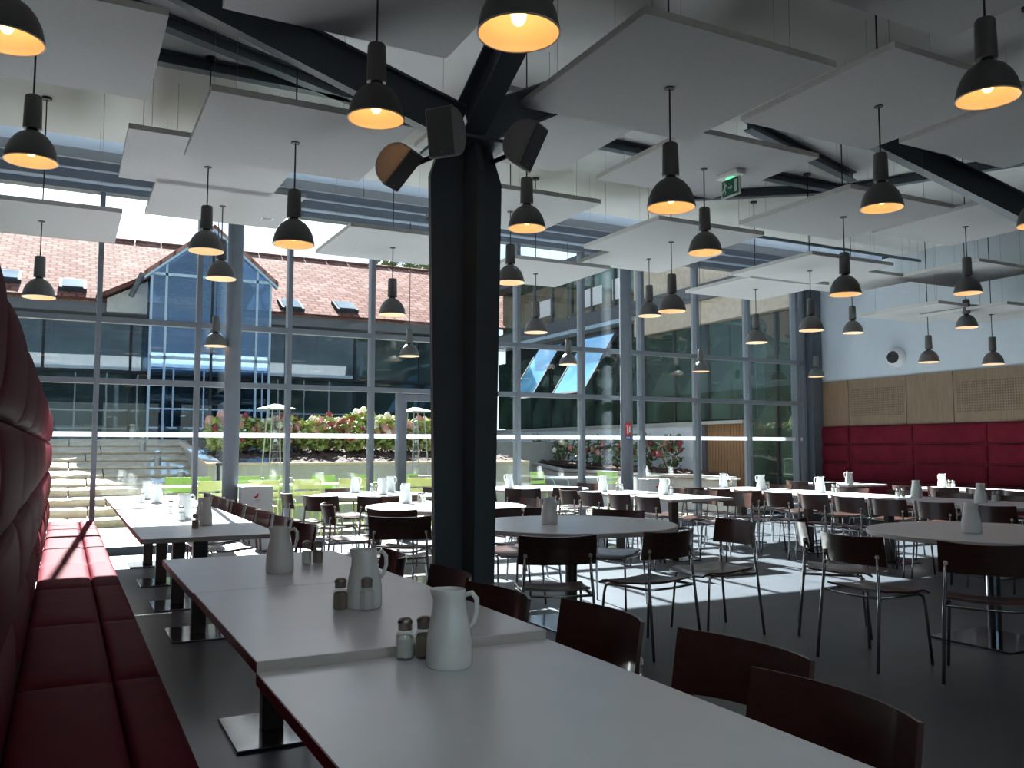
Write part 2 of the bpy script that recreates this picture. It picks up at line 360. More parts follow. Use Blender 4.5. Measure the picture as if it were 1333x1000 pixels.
# glazed facade
win = link('window_1', MB().box(XL, XR, FY-.09, FY+.09, 4.52, 4.62).mesh('window_1', M['frame'])); win['kind'] = 'structure'
ks = list(range(-4, 11)); mx_ = [.34+1.18*k for k in ks]
for x in mx_: boxpiece('mullion', .06, .15, 4.52, M['frame'], win, (x, FY, 2.26))
boxpiece('mullion', .05, .15, 4.52, M['frame'], win, (12.32, FY, 2.26))
edges = mx_ + [12.32]
for i in range(len(edges)-1):
    a, b = edges[i]+.03, edges[i+1]-.03; w = b-a; c = (a+b)/2; door = (ks[i] == 3)
    for z, hh in ((2.15,.07), (2.918,.07)): boxpiece('transom', w, .11, hh, M['frame'], win, (c, FY-.01, z))
    if not door: boxpiece('sill_rail', w, .12, .1, M['frame'], win, (c, FY, .05))
    for z0, z1 in ((.1,2.115), (2.185,2.883), (2.953,4.52)):
        if door and z0 < 1:
            boxpiece('pane', .36, .02, z1-z0, M['glass'], win, (a+.18, FY+.01, (z0+z1)/2)); continue
        boxpiece('pane', w, .02, z1-z0, M['glass'], win, (c, FY+.01, (z0+z1)/2))
    if not door: boxpiece('safety_band', w, .004, .062, M['band'], win, (c, FY-.006, 1.488))
    else: boxpiece('safety_band', .36, .004, .062, M['band'], win, (a+.18, FY-.006, 1.488))
boxpiece('mullion', .07, .15, 2.1, M['frame'], win, (4.31, FY, 1.06))
door = link('door_1', MB().box(4.35,4.41,FY-.05,FY+.05,.0,2.1).box(4.97,5.03,FY-.05,FY+.05,.0,2.1).box(4.41,4.97,FY-.05,FY+.05,2.0,2.1).box(4.41,4.97,FY-.05,FY+.05,.0,.16).mesh('door_1', M['frame'])); door['kind'] = 'structure'
boxpiece('pane', .56, .02, 1.84, M['glass'], door, (4.69, FY, 1.08))
boxpiece('safety_band', .56, .004, .062, M['band'], door, (4.69, FY-.014, 1.488))
MB().tube([(4.93,FY-.06,.95),(4.93,FY-.1,.97),(4.93,FY-.1,1.23),(4.93,FY-.06,1.25)], .012).build('door_handle', M['chrome'], door, smooth=True)
struct('trim_1', MB().box(12.36, XR-.03, FY-.22, FY+.08, 0, 4.6), M['steel'])

# ------------------------------------------------------------------ steel structure
def ibeam(mb, a, b, h=.2, w=.12, t=.014):
    a, b = Vector(a), Vector(b); d = (b-a).normalized(); L = (b-a).length
    s = d.cross(Vector((0,0,1))).normalized(); u = s.cross(d)
    Mx = Matrix(((d.x,s.x,u.x,a.x),(d.y,s.y,u.y,a.y),(d.z,s.z,u.z,a.z),(0,0,0,1)))
    mb.box(0,L,-w/2,w/2,h/2-t,h/2,Mx).box(0,L,-w/2,w/2,-h/2,-h/2+t,Mx).box(0,L,-t/2,t/2,-h/2+t,h/2-t,Mx)
    return mb
def tree_column(x, y, label):
    t = thing('steel_column', label, 'column', (x,y,0))
    # tapered cruciform shaft: plate along X and fin along Y
    zt = 3.0
    def taper(axis):
        b0, b1 = .165, .22; th = .018
        mb = MB(); z1 = zt-.18
        prof = [(-b0,0),(b0,0),(b1,z1),(b1-.06,zt),(-b1+.06,zt),(-b1,z1)]
        return mb.prism(prof, 'y' if axis == 'x' else 'x', -th, th)
    taper('x').build('shaft_plate', M['steel'], t); taper('y').build('shaft_fin', M['steel'], t)
    for s in (-1,1):
        MB().prism([(s*.165-.014,0),(s*.165+.014,0),(s*.2+.014,zt-.2),(s*.2-.014,zt-.2)], 'x', -.026, .026).build('fin_flange', M['steel'], t)
    MB().box(-.2,.2,-.2,.2,zt,zt+.02).build('head_plate', M['steel'], t)
    MB().box(-.24,.24,-.24,.24,0,.02).build('base_plate', M['steel'], t)
    for sx in (-1,1):
        for sy in (-1,1): MB().lathe([(.016,-.012),(.016,0)], 6, (sx*.1, sy*.1, zt), True).build('bolt', M['steel'], t)
    for ang in (-90, 150, 30):
        d = Vector((math.cos(math.radians(ang)), math.sin(math.radians(ang)), .55)); L = (ZC-.06-zt-.1)/.55
        ibeam(MB(), Vector((0,0,zt+.12))+d*.04, Vector((0,0,zt+.1))+d*L, .22, .13).build('branch', M['steel'], t)
    return t
tree_column(1.97, 4.36, 'tall dark steel column branching to the ceiling in the middle of the room')
tree_column(8.31, 4.36, 'steel column at the right frame edge, only its sloping branch showing under the ceiling')
for x, lb in ((1.92,'round grey column before the windows beside the white box near green chairs'), (8.10,'round grey column before the windows carrying a small red sign')):
    t = thing('round_column', lb, 'column', (x,11.55,0))
    MB().lathe([(.1,0),(.1,ZC-.02)], 24, close=True).build('shaft', M['frame'], t, smooth=True)
    MB().lathe([(.13,0),(.13,.02),(.105,.03)], 24).build('collar', M['frame'], t, smooth=True)
for a, b, lb in [((-4.1,7.52),(12.6,7.52),'long dark steel roof beam crossing under the ceiling parallel to the windows'),
                 ((-.4,6.43),(2.3,7.6),'slanting dark roof beam above the panels at upper left'),
                 ((6.9,8.75),(9.0,7.15),'slanting dark roof beam behind the green exit sign'),
                 ((8.6,7.5),(9.6,5.6),'dark roof beam running toward the upper right corner'),
                 ((6.0,6.4),(8.3,7.1),'dark roof beam between two panels right of the exit sign')]:
    o = ibeam(MB(), (*a,ZC-.06), (*b,ZC-.06), .11, .1).build('roof_beam', M['steel']); tag(o, lb, 'beam', 'roof beams')
tag(MB().tube([(8.6,9.45,4.44),(12.6,9.45,4.44)], .025, 8).build('conduit_pipe', M['steel'], smooth=True), 'thin dark conduit pipe under the ceiling at upper right', 'pipe')

# ------------------------------------------------------------------ acoustic panels and pendant lamps
LOW, HIGH, LOW3 = 3.43, 3.67, 3.23
rows = [
 ('nearest row', [(1.32,2.49,LOW),(3.80,2.46,HIGH)]),
 ('second row from the front', [(-.26,3.92,HIGH),(1.33,4.03,HIGH),(3.10,3.95,LOW),(4.92,3.97,HIGH),(6.32,3.75,HIGH)]),
 ('third row from the front', [(-.22,5.55,HIGH),(1.36,5.88,LOW),(3.02,5.57,HIGH),(4.73,5.58,HIGH),(6.28,5.49,LOW),(8.45,5.78,HIGH)]),
 ('fourth row from the front', [(1.0,7.46,HIGH),(3.88,7.5,HIGH),(5.48,6.99,LOW),(7.85,7.38,LOW),(10.84,7.45,HIGH)]),
 ('fifth row nearest the windows', [(-.25,9.05,LOW),(1.3,8.62,HIGH),(3.02,8.54,LOW),(5.03,9.05,LOW),(6.4,8.61,HIGH),(8.12,8.58,LOW),(9.92,8.56,HIGH),(10.86,8.06,LOW3),(11.45,7.5,LOW3-.05)]),
]
PS, PT = 1.30, .042
pm = MB().box(-PS/2,PS/2,-PS/2,PS/2,0,PT).mesh('board', M['raft'])
pmEdge = MB()
for s in (-1,1):
    pmEdge.box(-PS/2-.001,PS/2+.001,s*PS/2-.0015,s*PS/2+.0015,.001,PT-.001).box(s*PS/2-.0015,s*PS/2+.0015,-PS/2,PS/2,.001,PT-.001)
pmEdge = pmEdge.mesh('edge_trim', M['raftlitedge'])
# lamp meshes (origin at the centre of the rim)
R0 = .14
dome = [(R0,0),(R0+.002,.006),(.137,.03),(.128,.07),(.11,.11),(.083,.145),(.055,.166),(.038,.175)]
lamp_dome = MB().lathe(dome, 36).mesh('shade', M['lamp'], True)
lamp_in = MB().lathe([(r-.003, z-.0005 if z > .0 else z) for r, z in dome]+[(.0,.17)], 36).mesh('reflector', M['lampin'], True)
lamp_rim = MB().lathe([(R0-.004,.002),(R0+.001,-.001),(R0+.003,.004)], 36).mesh('rim', M['lampin'], True)
lamp_neck = MB().lathe([(.036,.172),(.03,.18),(.03,.19),(.046,.192)], 24).mesh('neck', M['black'], True)
lamp_sock = MB().lathe([(.0,.19),(.048,.19),(.05,.2),(.046,.375),(.04,.385),(.0,.387)], 24).mesh('socket', M['lamp'], True, 35)
lamp_bulb = MB().lathe([(.0,.03),(.014,.033),(.024,.047),(.028,.068),(.024,.095),(.015,.12),(.013,.165)], 16).mesh('bulb', M['bulb'], True)
_cab = {}
def make_lamp(x, y, zr, zpanel, label, group):
    t = thing('pendant_lamp', label, 'lamp', (x,y,zr), 0, group)
    link('shade', lamp_dome, t); link('reflector', lamp_in, t); link('rim', lamp_rim, t); link('neck', lamp_neck, t); link('socket', lamp_sock, t); link('bulb', lamp_bulb, t)
    top = ZC - zr; k = round(top,3)
    if k not in _cab: _cab[k] = MB().tube([(0,0,.38),(.003,.002,.38+(top-.38)*.5),(0,0,top)], .0055, 6).mesh('cable', M['cable'], True)
    link('cable', _cab[k], t)
    MB().lathe([(.0,0),(.045,0),(.045,.02),(.0,.025)], 16, (0,0,top-.022)).build('ceiling_rose', M['black'], t)
    if zpanel: MB().lathe([(.0,0),(.03,0),(.03,-.006),(.0,-.007)], 16, (0,0,zpanel-zr)).build('grommet', M['black'], t)
    return t
wire_cache = {}
for rn, lst in rows:
    for i, (x, y, zp) in enumerate(lst):
        n = len(lst); who = ('leftmost' if i == 0 else 'rightmost' if i == n-1 else ORD[i]+' from the left')
        lv = 'lower' if zp <= LOW else 'upper'
        p = thing('acoustic_panel', 'white %s level acoustic panel, %s in the %s' % (lv, who, rn), 'ceiling panel', (x,y,zp), 0, 'acoustic ceiling panels')
        link('board', pm, p); link('edge_trim', pmEdge, p)
        hgt = round(ZC-zp-PT, 3)
        if hgt not in wire_cache: wire_cache[hgt] = MB().tube([(0,0,0),(0,0,hgt)], .0016, 4).mesh('wire', M['wire'])
        for sx in (-1,1):
            for sy in (-1,1): link('wire', wire_cache[hgt], p, (sx*.48, sy*.48, PT))
        if (x, y) == (1.3, 8.62):
            MB().box(.42,.54,.2,.32,-.004,.002).build('air_grille', M['topedge'], p)
            for q in range(3): MB().box(.435,.525,.225+q*.03,.24+q*.03,-.006,-.004).build('grille_slot', M['frame'], p)
        make_lamp(x, y, zp-.72 if zp > LOW3 else zp-.70, zp, 'grey dome pendant lamp, %s in the %s' % (who, rn), 'pendant lamps below the ceiling panels')
FL = [(1.69,11.62),(4.33,11.62),(6.97,11.62),(9.61,11.62),(12.2,11.5)]
for i, (x, y) in enumerate(FL):
    make_lamp(x, y-.12, 2.62, None, 'small looking sunlit grey pendant lamp close against the windows, %s from the left' % ORD[i], 'lamps along the windows')

# speakers on the column
def speaker(px, py, dist, front, label):
    p = Vector((0,0,CAMZ))+ray(px, py).normalized()*dist
    t = thing('wall_speaker', label, 'speaker', p)
    fy = (RGT*front[0]+Vector((0,0,front[1]))-FWD*front[2]).normalized()
    fx = fy.cross(Vector((0,0,1))).normalized(); fz = fx.cross(fy)
    t.rotation_euler = Matrix(((fx.x,fy.x,fz.x),(fx.y,fy.y,fz.y),(fx.z,fy.z,fz.z))).to_euler()
    w, h, dp = .075, .118, .135
    prof = [(.0,-h)]+[(-dp*math.sin(math.pi*k/14)**.8, -h*math.cos(math.pi*k/14)) for k in range(1,14)]+[(.0,h)]
    mb = MB(); n = len(prof); vs = []                               # half-round cabinet with softened sides
    for x, k in ((-w,.86),(-w+.014,1),(w-.014,1),(w,.86)): vs += [(x, a*k, b*(.5+.5*k)) for a, b in prof]
    fs = [tuple(range(n)), tuple(range(4*n-1,3*n-1,-1))]
    for r_ in range(3):
        for i in range(n): fs.append((r_*n+i, (r_+1)*n+i, (r_+1)*n+(i+1)%n, r_*n+(i+1)%n))
    mb.add(vs, fs).build('cabinet', M['speaker'], t, smooth=True, angle=45)
    MB().bbox(-w,w,-.002,.014,-h,h,.004).build('front_frame', M['speaker'], t)
    MB().box(-w*.88,w*.88,.014,.017,-h*.93,h*.93).build('grille', M['grille'], t)
    MB().box(-.006,.006,.017,.019,-h*.84,-h*.76).build('badge', M['wire'], t)
speaker(524,221,4.75,(.62,-.62,.25),'grey loudspeaker tilted down, lowest left of the column top')
speaker(575,172,4.35,(-.34,-.12,.8),'grey loudspeaker whose flat grille faces the camera, at the column top')
speaker(692,191,4.55,(.8,-.42,.38),'grey loudspeaker with rounded back right of the column top')
for px, py, dist, s in ((524,221,4.75,-1),(574,171,4.35,-1),(692,190,4.55,1)):
    p = Vector((0,0,CAMZ))+ray(px,py).normalized()*dist
    o = MB().tube([p, (p+Vector((1.97+s*.16,4.34,2.95)))/2, (1.97+s*.16,4.34,2.95)], .014, 8).build('speaker_bracket', M['black'], smooth=True)
    tag(o, {524:'short black bracket arm holding the lowest left loudspeaker',574:'short black bracket arm behind the loudspeaker facing the camera',692:'short black bracket arm of the loudspeaker right of the column'}[px], 'bracket')

# exit sign under a panel
t = thing('exit_sign', 'green emergency exit sign with running man and arrow under a ceiling panel', 'sign', (5.0,5.55,3.56))
MB().bbox(-.05,.05,-.13,.13,.07,.11,.006).build('housing', M['white'], t)
MB().box(-.012,.012,-.03,.05,.062,.07).build('status_light', M['ledgreen'], t)
MB().box(-.006,.006,-.115,.115,-.1,.06).build('plate', M['signwhite'], t)
g = MB().box(-.010,-.006,-.1,.1,-.085,.05).build('green_field', M['green'], t)
def sf(y0,y1,z0,z1): MB().box(-.0125,-.010,y0,y1,z0,z1).build('pictogram', M['signwhite'], g)
# seen from -x the +y side is on the left
sf(-.085,-.055,-.07,.035)                                            # doorway
def quad(pts): MB().prism(pts,'x',-.0125,-.010).build('pictogram', M['signwhite'], g)
quad([(.025,-.025),(.025,-.013),(-.005,-.013),(-.005,.004),(-.03,-.019),(-.005,-.042),(-.005,-.025)])   # arrow
quad([(.068+.011*math.cos(a*.785),.028+.011*math.sin(a*.785)) for a in range(8)])                      # head
quad([(.07,.016),(.052,.012),(.06,-.025),(.08,-.022)])                                                 # trunk
quad([(.06,.014),(.04,-.004),(.035,.004),(.05,.02)])                                                   # arm
quad([(.08,-.02),(.066,-.025),(.05,-.045),(.058,-.07),(.066,-.068),(.06,-.047)])                        # leg
quad([(.082,-.02),(.07,-.028),(.088,-.05),(.1,-.052),(.1,-.045)])                                      # back leg

# round wall speaker on the white wall
t = thing('round_wall_speaker', 'white round wall speaker with black face on the white wall', 'speaker', (XR,9.98,2.86)); t.rotation_euler = (0,-math.pi/2,math.radians(12))
MB().lathe([(.16,0),(.165,.02),(.155,.1),(.12,.17),(.105,.18)], 28).build('body', M['white'], t, smooth=True)
MB().lathe([(.105,.18),(.1,.172),(0,.172)], 28).build('grille', M['black'], t)

# ------------------------------------------------------------------ banquettes
def banquette(name, label, side, xback, ylist, seams):
    # side +1: seat faces +x
    t = thing(name, label, 'bench', (xback, 0, 0)); s = side
    y0, y1 = ylist
    def bx(a, b, c, d, e, f): 
        return MB().box(min(s*a,s*b), max(s*a,s*b), c, d, e, f)
    bx(0,.40,y0,y1,0,.33).build('plinth', M['black'], t)
    bx(-.12 if s > 0 else -.002,0,y0,y1,0,1.70).build('backboard', M['oak'], t)
    sm = [y for y in seams if y0 <= y <= y1]
    for a, b in zip(sm[:-1], sm[1:]):
        g = .004
        for u0, u1 in ((.05,.372),(.376,.54)):
            Mx = Matrix(((1,0,0,s*u0 if s > 0 else -u1),(0,1,0,a+g),(0,0,1,.33),(0,0,0,1)))
            MB().pad(u1-u0, b-a-2*g, .022, Mx, 9, .098, 7).build('seat_cushion', M['leather'], t, smooth=True, angle=60)
        for z0, z1 in ((.43,.73),(.73,1.06),(1.06,1.39),(1.39,1.72)):
            if s > 0: Mx = Matrix(((0,0,1,0),(1,0,0,a+g),(0,1,0,z0+.003),(0,0,0,1)))
            else: Mx = Matrix(((0,0,-1,0),(-1,0,0,b-g),(0,1,0,z0+.003),(0,0,0,1)))
            MB().pad(b-a-2*g, z1-z0-.006, .052, Mx, 10, .012).build('back_pad', M['leather'], t, smooth=True, angle=60)
    return t
banquette('banquette', 'long maroon leather banquette with padded back along the left edge', 1, -.175, (-.1,11.7), [3.66+1.245*k for k in range(-3,6)]+[11.13,11.66])
banquette('banquette', 'maroon leather banquette against the oak panels at far right', -1, XR-.03, (1.9,11.76), [1.92,3.2,4.49,5.79,7.09,8.40,9.71,11.03,11.74])

# ------------------------------------------------------------------ tables
TZ = .74
_tm = {}
def rect_table(x0, x1, y0, y1, label, group, red=False, dz=0, post=True):
    w, l = x1-x0, y1-y0; t = thing('dining_table', label, 'table', ((x0+x1)/2,(y0+y1)/2,0), 0, group)
    z = TZ+dz
    MB().box(-w/2+.003,w/2-.003,-l/2+.003,l/2-.003,z-.030,z).build('tabletop', M['top'], t)
    for s in (-1,1):
        MB().box(-w/2+.003,w/2-.003,s*(l/2-.0015)-.0015,s*(l/2-.0015)+.0015,z-.030,z-.001).build('edge_band', M['topedge'], t)
        MB().box(s*(w/2-.0015)-.0015,s*(w/2-.0015)+.0015,-l/2,l/2,z-.030,z-.001).build('edge_band', M['bounceedge' if red and s < 0 else 'topedge'], t)  # bench-side edge carries the bench's red bounce in its colour
    MB().bbox(-.05,.05,-.035,.035,.014,z-.03,.004).build('post', M['post'], t)
    MB().bbox(-.2,.2,-.26,.26,0,.014,.003).build('base_plate', M['plate'], t)
    MB().box(-.2,.2,-.26,.26,z-.036,z-.03).build('top_plate', M['post'], t)
    return t
LX0, LX1 = .467, 1.345
g = 'rectangular white tables'
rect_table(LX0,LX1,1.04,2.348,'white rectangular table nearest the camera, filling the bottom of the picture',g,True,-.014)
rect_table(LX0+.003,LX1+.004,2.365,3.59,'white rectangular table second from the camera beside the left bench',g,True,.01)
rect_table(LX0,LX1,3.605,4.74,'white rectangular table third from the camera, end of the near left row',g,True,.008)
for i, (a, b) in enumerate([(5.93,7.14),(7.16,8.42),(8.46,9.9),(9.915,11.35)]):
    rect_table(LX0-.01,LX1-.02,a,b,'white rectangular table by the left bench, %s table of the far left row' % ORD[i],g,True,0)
rect_table(6.05,6.95,7.78,8.86,'near rectangular table of the two joined behind the middle round tables',g)
rect_table(6.05,6.95,8.875,9.98,'far rectangular table of the two joined behind the middle round tables',g)
for i, (a, b) in enumerate([(5.115,6.32),(6.335,7.54),(7.555,8.76),(8.775,9.98)]):
    rect_table(7.97,9.12,a,b,'wide white table in the long right hand row, %s table counting from the windows' % ORD[3-i],g)
rect_table(10.87,11.75,9.55,10.75,'white table by the right bench closest to the windows',g)
rect_table(10.87,11.75,7.45,8.66,'white table by the right bench, middle one with a jug',g)
rect_table(10.87,11.75,6.1,7.43,'white table by the right bench at the right picture edge',g)
RT = [(5.70,3.80),(3.46,5.68),(3.42,8.0),(3.5,10.35),(6.1,10.97)]
RL = ['round white table at the right picture edge','round white table just right of the dark column','round white table half hidden left of the dark column','round white table at the back left close to the green chairs','round white table far back close to the windows right of the column']
for (x, y), lb in zip(RT, RL):
    t = thing('round_table', lb, 'table', (x,y,0), 0, 'round white tables'); r = .8 if y < 10.5 else .76
    MB().lathe([(0,TZ-.034),(r-.006,TZ-.034),(r,TZ-.03),(r,TZ-.004)], 64).build('table_edge', M['topedge'], t, smooth=True, angle=30)
    MB().lathe([(r,TZ-.004),(r-.004,TZ),(0,TZ)], 64).build('tabletop', M['top'], t, smooth=True, angle=30)
    MB().lathe([(.045,.014),(.045,TZ-.034)], 20).build('post', M['plate'] if y < 4 else M['post'], t, smooth=True)
    MB().bbox(-.3,.3,-.3,.3,0,.014,.003).build('base_plate', M['plate'], t)
    MB().lathe([(.16,TZ-.042),(.16,TZ-.034)], 20, close=True).build('top_plate', M['post'], t)

# ------------------------------------------------------------------ chairs
def seat_fn(u, v):
    x = (u-.5)*.43; y = (v-.5)*.42+.01
    z = .448 - .018*math.cos((u-.5)*math.pi)*(.6+.4*math.cos((v-.45)*4)) + .012*math.cos((v-.1)*math.pi*2)*.6
    if v > .8: z -= ((v-.8)/.2)**2*.03
    if v < .12: z += (1-v/.12)**2*.012
    return (x*(1-.06*(v < .5)*(.5-v)*2), y, z)
def back_fn(u, v):
    a = (u-.5); x = a*.475; z = .612+v*.168 + .012*(abs(a)*2)**2*(v-.3)
    y = -.268+.30*a*a - .03*(v-.5)
    return (x, y, z)
cm = dict(seat=MB().sheet(seat_fn,10,12,.012).mesh('seat',M['walnut'],True,50), backrest=MB().sheet(back_fn,12,4,.012).mesh('backrest',M['walnut'],True,50))
def rleg(s): return MB().tube([(s*.228,-.275,0),(s*.215,-.232,.42),(s*.205,-.222,.55),(s*.2,-.222,.66)], .0095, 8).mesh('rear_leg', M['chrome'], True)
def fleg(s): return MB().tube([(s*.232,.2,0),(s*.215,.172,.36),(s*.21,.16,.41),(s*.207,.12,.425),(s*.208,-.23,.425)], .009, 8).mesh('front_leg', M['chrome'], True)
cm['rl'] = [rleg(-1),rleg(1)]; cm['fl'] = [fleg(-1),fleg(1)]
cm['bar'] = MB().tube([(-.212,-.22,.423),(0,-.225,.418),(.212,-.22,.423)], .008, 8).mesh('seat_rail', M['chrome'], True)
cm['bar2'] = MB().tube([(-.208,.13,.425),(.208,.13,.425)], .007, 8).mesh('seat_rail', M['chrome'], True)
cm['cap'] = MB().lathe([(.0,.0),(.012,0),(.012,.014),(.008,.02),(0,.021)], 8).mesh('end_cap', M['clear'])
chair0 = thing('dining_chair', 'x', 'chair')
link('seat', cm['seat'], chair0); link('backrest', cm['backrest'], chair0)
for m_ in cm['rl']+cm['fl']: link('leg', m_, chair0)
link('seat_rail', cm['bar'], chair0); link('seat_rail', cm['bar2'], chair0)
for s in (-1,1): link('end_cap', cm['cap'], chair0, (s*.2,-.222,.655))
used = [False]
def chair(x, y, th, label, group):
    if not used[0]: o = chair0; used[0] = True
    else: o = copy_tree(chair0)
    o.location = (x,y,0); o.rotation_euler = (0,0,math.radians(th)); tag(o, label, 'chair', group); return o
def toward(c, phi, r, label, group, twist=0):
    p = math.radians(phi); x, y = c[0]+r*math.cos(p), c[1]+r*math.sin(p)
    return chair(x, y, math.degrees(math.atan2(math.cos(p), -math.sin(p)))+twist, label, group)
gl = 'chairs at the near left table row'
for i, (x, y, th) in enumerate([(1.27,1.38,88),(1.43,1.80,95),(1.36,2.40,90),(1.24,2.90,92),(1.28,3.47,86),(1.27,4.20,80)]):
    chair(x, y, th, 'dark brown chair tucked to the near left table row, %s from the camera' % (ORD[i] if i else 'closest'), gl)
gl = 'chairs at the far left table row'
for i, (y, th) in enumerate([(5.98,95),(6.68,90),(7.32,91),(7.9,88),(8.55,90),(9.2,90),(9.8,90),(10.5,90)]):
    chair(1.29, y, th, 'brown chair on the aisle side of the far left table row, %s from the camera' % (ORD[i] if i else 'closest'), gl)
gr = 'chairs around the round tables'
chair(4.54,3.80,-90,'dark chair facing right at the round table on the right edge',gr)
toward(RT[0],-147.7,1.12,'dark chair with its back to the camera, partly cut by the right edge',gr)
toward(RT[0],134,1.0,'dark chair on the window side of the right edge round table',gr)
chair(2.76,4.76,-21,'dark chair seen square from behind, just right of the column',gr)
chair(3.45,4.72,11,'dark chair seen from behind with curved back, second right of the column',gr)
chair(4.19,4.93,84,'dark brown chair facing left at the right side of the column round table',gr)
toward(RT[1],33,.72,'dark chair tucked behind the round table right of the column',gr)
toward(RT[1],93,.92,'chair with sunlit top edge behind the round table beside the column',gr)
chair(2.42,6.60,-20,'dark brown chair alone in front, just left of the column',gr)
toward(RT[2],-136,1.0,'dark chair seen from behind left of the column with sunlit floor beside it',gr)
toward(RT[2],-68,1.0,'chair whose legs show at the right side of the column',gr)
toward(RT[2],0,.76,'reddish brown chair facing left right of the column behind the round table',gr)
toward(RT[2],172,.95,'chair with a sunlit seat left of the half hidden round table',gr)
toward(RT[2],95,.85,'chair on the window side of the half hidden round table',gr)
toward(RT[3],-141,.98,'dark chair left front of the back left round table',gr)
toward(RT[3],178,.9,'chair at the left side of the back left round table by the windows',gr)
toward(RT[3],-108,1.0,'dark chair seen from behind in front of the back left round table',gr)
toward(RT[3],105,.66,'chair back showing behind the back left round table',gr)
toward(RT[3],25,.85,'chair right of the back left round table, partly behind the column',gr)
toward(RT[4],-158,.95,'brown chair right beside the column at the far window table',gr)
toward(RT[4],-128,.95,'brown chair in front left of the far round table by the windows',gr)
toward(RT[4],-88,.62,'brown chair tucked in front of the far round table by the windows',gr)
toward(RT[4],10,.8,'brown chair at the right side of the far round table by the windows',gr)
gm = 'chairs at the middle rectangular tables'
for i, y in enumerate([7.83,8.36,8.98,9.5]):
    chair(5.96,y,-90+random.uniform(-4,4),'brown chair on the left of the middle rectangular tables, %s from the front' % ORD[i],gm)
for i, y in enumerate([8.0,8.6,9.2]):
    chair(7.02,y,90+random.uniform(-4,4),'brown chair on the right of the middle rectangular tables, %s from the front' % ORD[i],gm)
gw = 'chairs along the long right row'
for i, y in enumerate([5.12,5.72,6.27,6.78,7.28,7.84,8.36,8.9,9.42]):
    chair(7.91,y,-90+random.uniform(-3,3),'dark chair along the near side of the long right table row, %s from the right' % ORD[i],gw)
for i, y in enumerate([5.3,6.0,6.7,7.4,8.15,8.9,9.5]):
    chair(9.18,y,90+random.uniform(-3,3),'dark chair on the far side of the long right table row, %s from the right' % ORD[i],gw)
gb = 'chairs at the right bench tables'
for i, y in enumerate([6.72,7.2,7.78,8.35,9.85,10.42]):
    chair(10.88,y,-90,'dark chair at the tables by the right bench, %s from the right' % ORD[i],gb)

# ------------------------------------------------------------------ jugs and shakers
jp = [(.0,.0),(.058,.0),(.0625,.006),(.063,.04),(.0615,.075),(.055,.115),(.047,.15),(.0435,.175),(.0435,.203),(.041,.205),(.0385,.2),(.039,.17),(.05,.11),(.057,.05),(.0,.02)]
def jug_mesh():
    mb = MB().lathe(jp, 28); vs = []
    for v in mb.v:
        x, y, z = v
        if z > .17 and x < -.03: x -= (z-.17)*.35          # pouring lip
        vs.append((x,y,z))
    mb.v = vs; return mb.mesh('body', M['china'], True, 60)
jug_b = jug_mesh()
jug_h = MB().tube([(.043,0,.19),(.062,0,.196),(.075,0,.18),(.076,0,.15),(.068,0,.12),(.055,0,.105)], [.007,.0075,.0075,.007,.0065,.006], 8).mesh('handle', M['china'], True)
def clampt(p, rect):
    if len(rect) == 3:
        d = Vector((p.x-rect[0], p.y-rect[1])); r = rect[2]-.09
        if d.length > r: d = d.normalized()*r
        return rect[0]+d.x, rect[1]+d.y
    return min(max(p.x, rect[0]+.08), rect[1]-.08), min(max(p.y, rect[2]+.08), rect[3]-.08)
NEAR = (LX0,LX1,1.04,4.74)
FARL = (LX0,LX1,5.93,11.35); LT6 = (6.05,6.95,7.78,9.98); LT7 = (7.97,9.12,5.115,9.98); BK = (10.87,11.75,6.1,10.75)
C = lambda i: (*RT[i], .8)
placed = []
def free(x, y, r):
    return all((x-a)**2+(y-b)**2 > (r+c)**2 for a, b, c in placed)
def jug(px, py, rect, hang, label, z=TZ):
    x, y = clampt(at(px,py,z), rect)
    placed.append((x,y,.07))
    t = thing('jug', label, 'jug', (x,y,z), math.radians(hang), 'white ceramic water jugs')
    link('body', jug_b, t); link('handle', jug_h, t)
J = [(585,867,NEAR,-38,'white ceramic jug nearest the camera, its handle at the right',.726),(474,791,NEAR,-25,'white ceramic jug, second from the camera on the left tables',.75),
 (364,745,NEAR,-20,'white ceramic jug, third from the camera on the left tables',.748),(265,684,FARL,-120,'shaded jug at the near end of the far left row',TZ),
 (240,676,FARL,-20,'bright jug with handle on the far left row',TZ),(204,655,FARL,-150,'jug near the back of the far left row',TZ),(191,650,FARL,-30,'farthest jug on the far left row',TZ),
 (715,683,C(1),120,'grey shaded jug on the round table right of the column',TZ),(1265,694,C(0),80,'pale green tinted jug on the round table at the right edge',TZ),
 (528,655,C(2),110,'shaded jug on the half hidden round table left of the column',TZ),(462,641.5,C(3),-20,'leftmost white jug on the back left round table',TZ),
 (498,643.5,C(3),200,'middle white jug of the three on the back left round table',TZ),(509,640,C(3),-20,'rightmost white jug of the three on the back left round table',TZ),
 (663,636,C(4),160,'white jug on the far round table right of the column',TZ),(785,639.5,LT6,170,'white jug with handle at left on the middle rectangular tables',TZ),
 (864,644,LT6,-20,'white jug with handle at right on the middle rectangular tables',TZ),(915,633,LT7,-20,'jug at the window end of the long right row',TZ),
 (991,637.5,LT7,150,'second jug from the windows on the long right row',TZ),(1068,641.5,LT7,150,'third jug from the windows on the long right row',TZ),
 (1193,648.5,LT7,60,'fourth jug from the windows on the long right row',TZ),(1277,654.5,LT7,60,'jug at the right end of the long right row',TZ),
 (1092,632,BK,150,'jug on the window end table by the right bench',TZ),(1227,635.5,BK,170,'jug with handle at left on the middle table by the right bench',TZ)]
for a in J: jug(*a)
def octo(r, z, c=.4):
    k = r*c; return [(r,-k,z),(r,k,z),(k,r,z),(-k,r,z),(-r,k,z),(-r,-k,z),(-k,-r,z),(k,-r,z)]
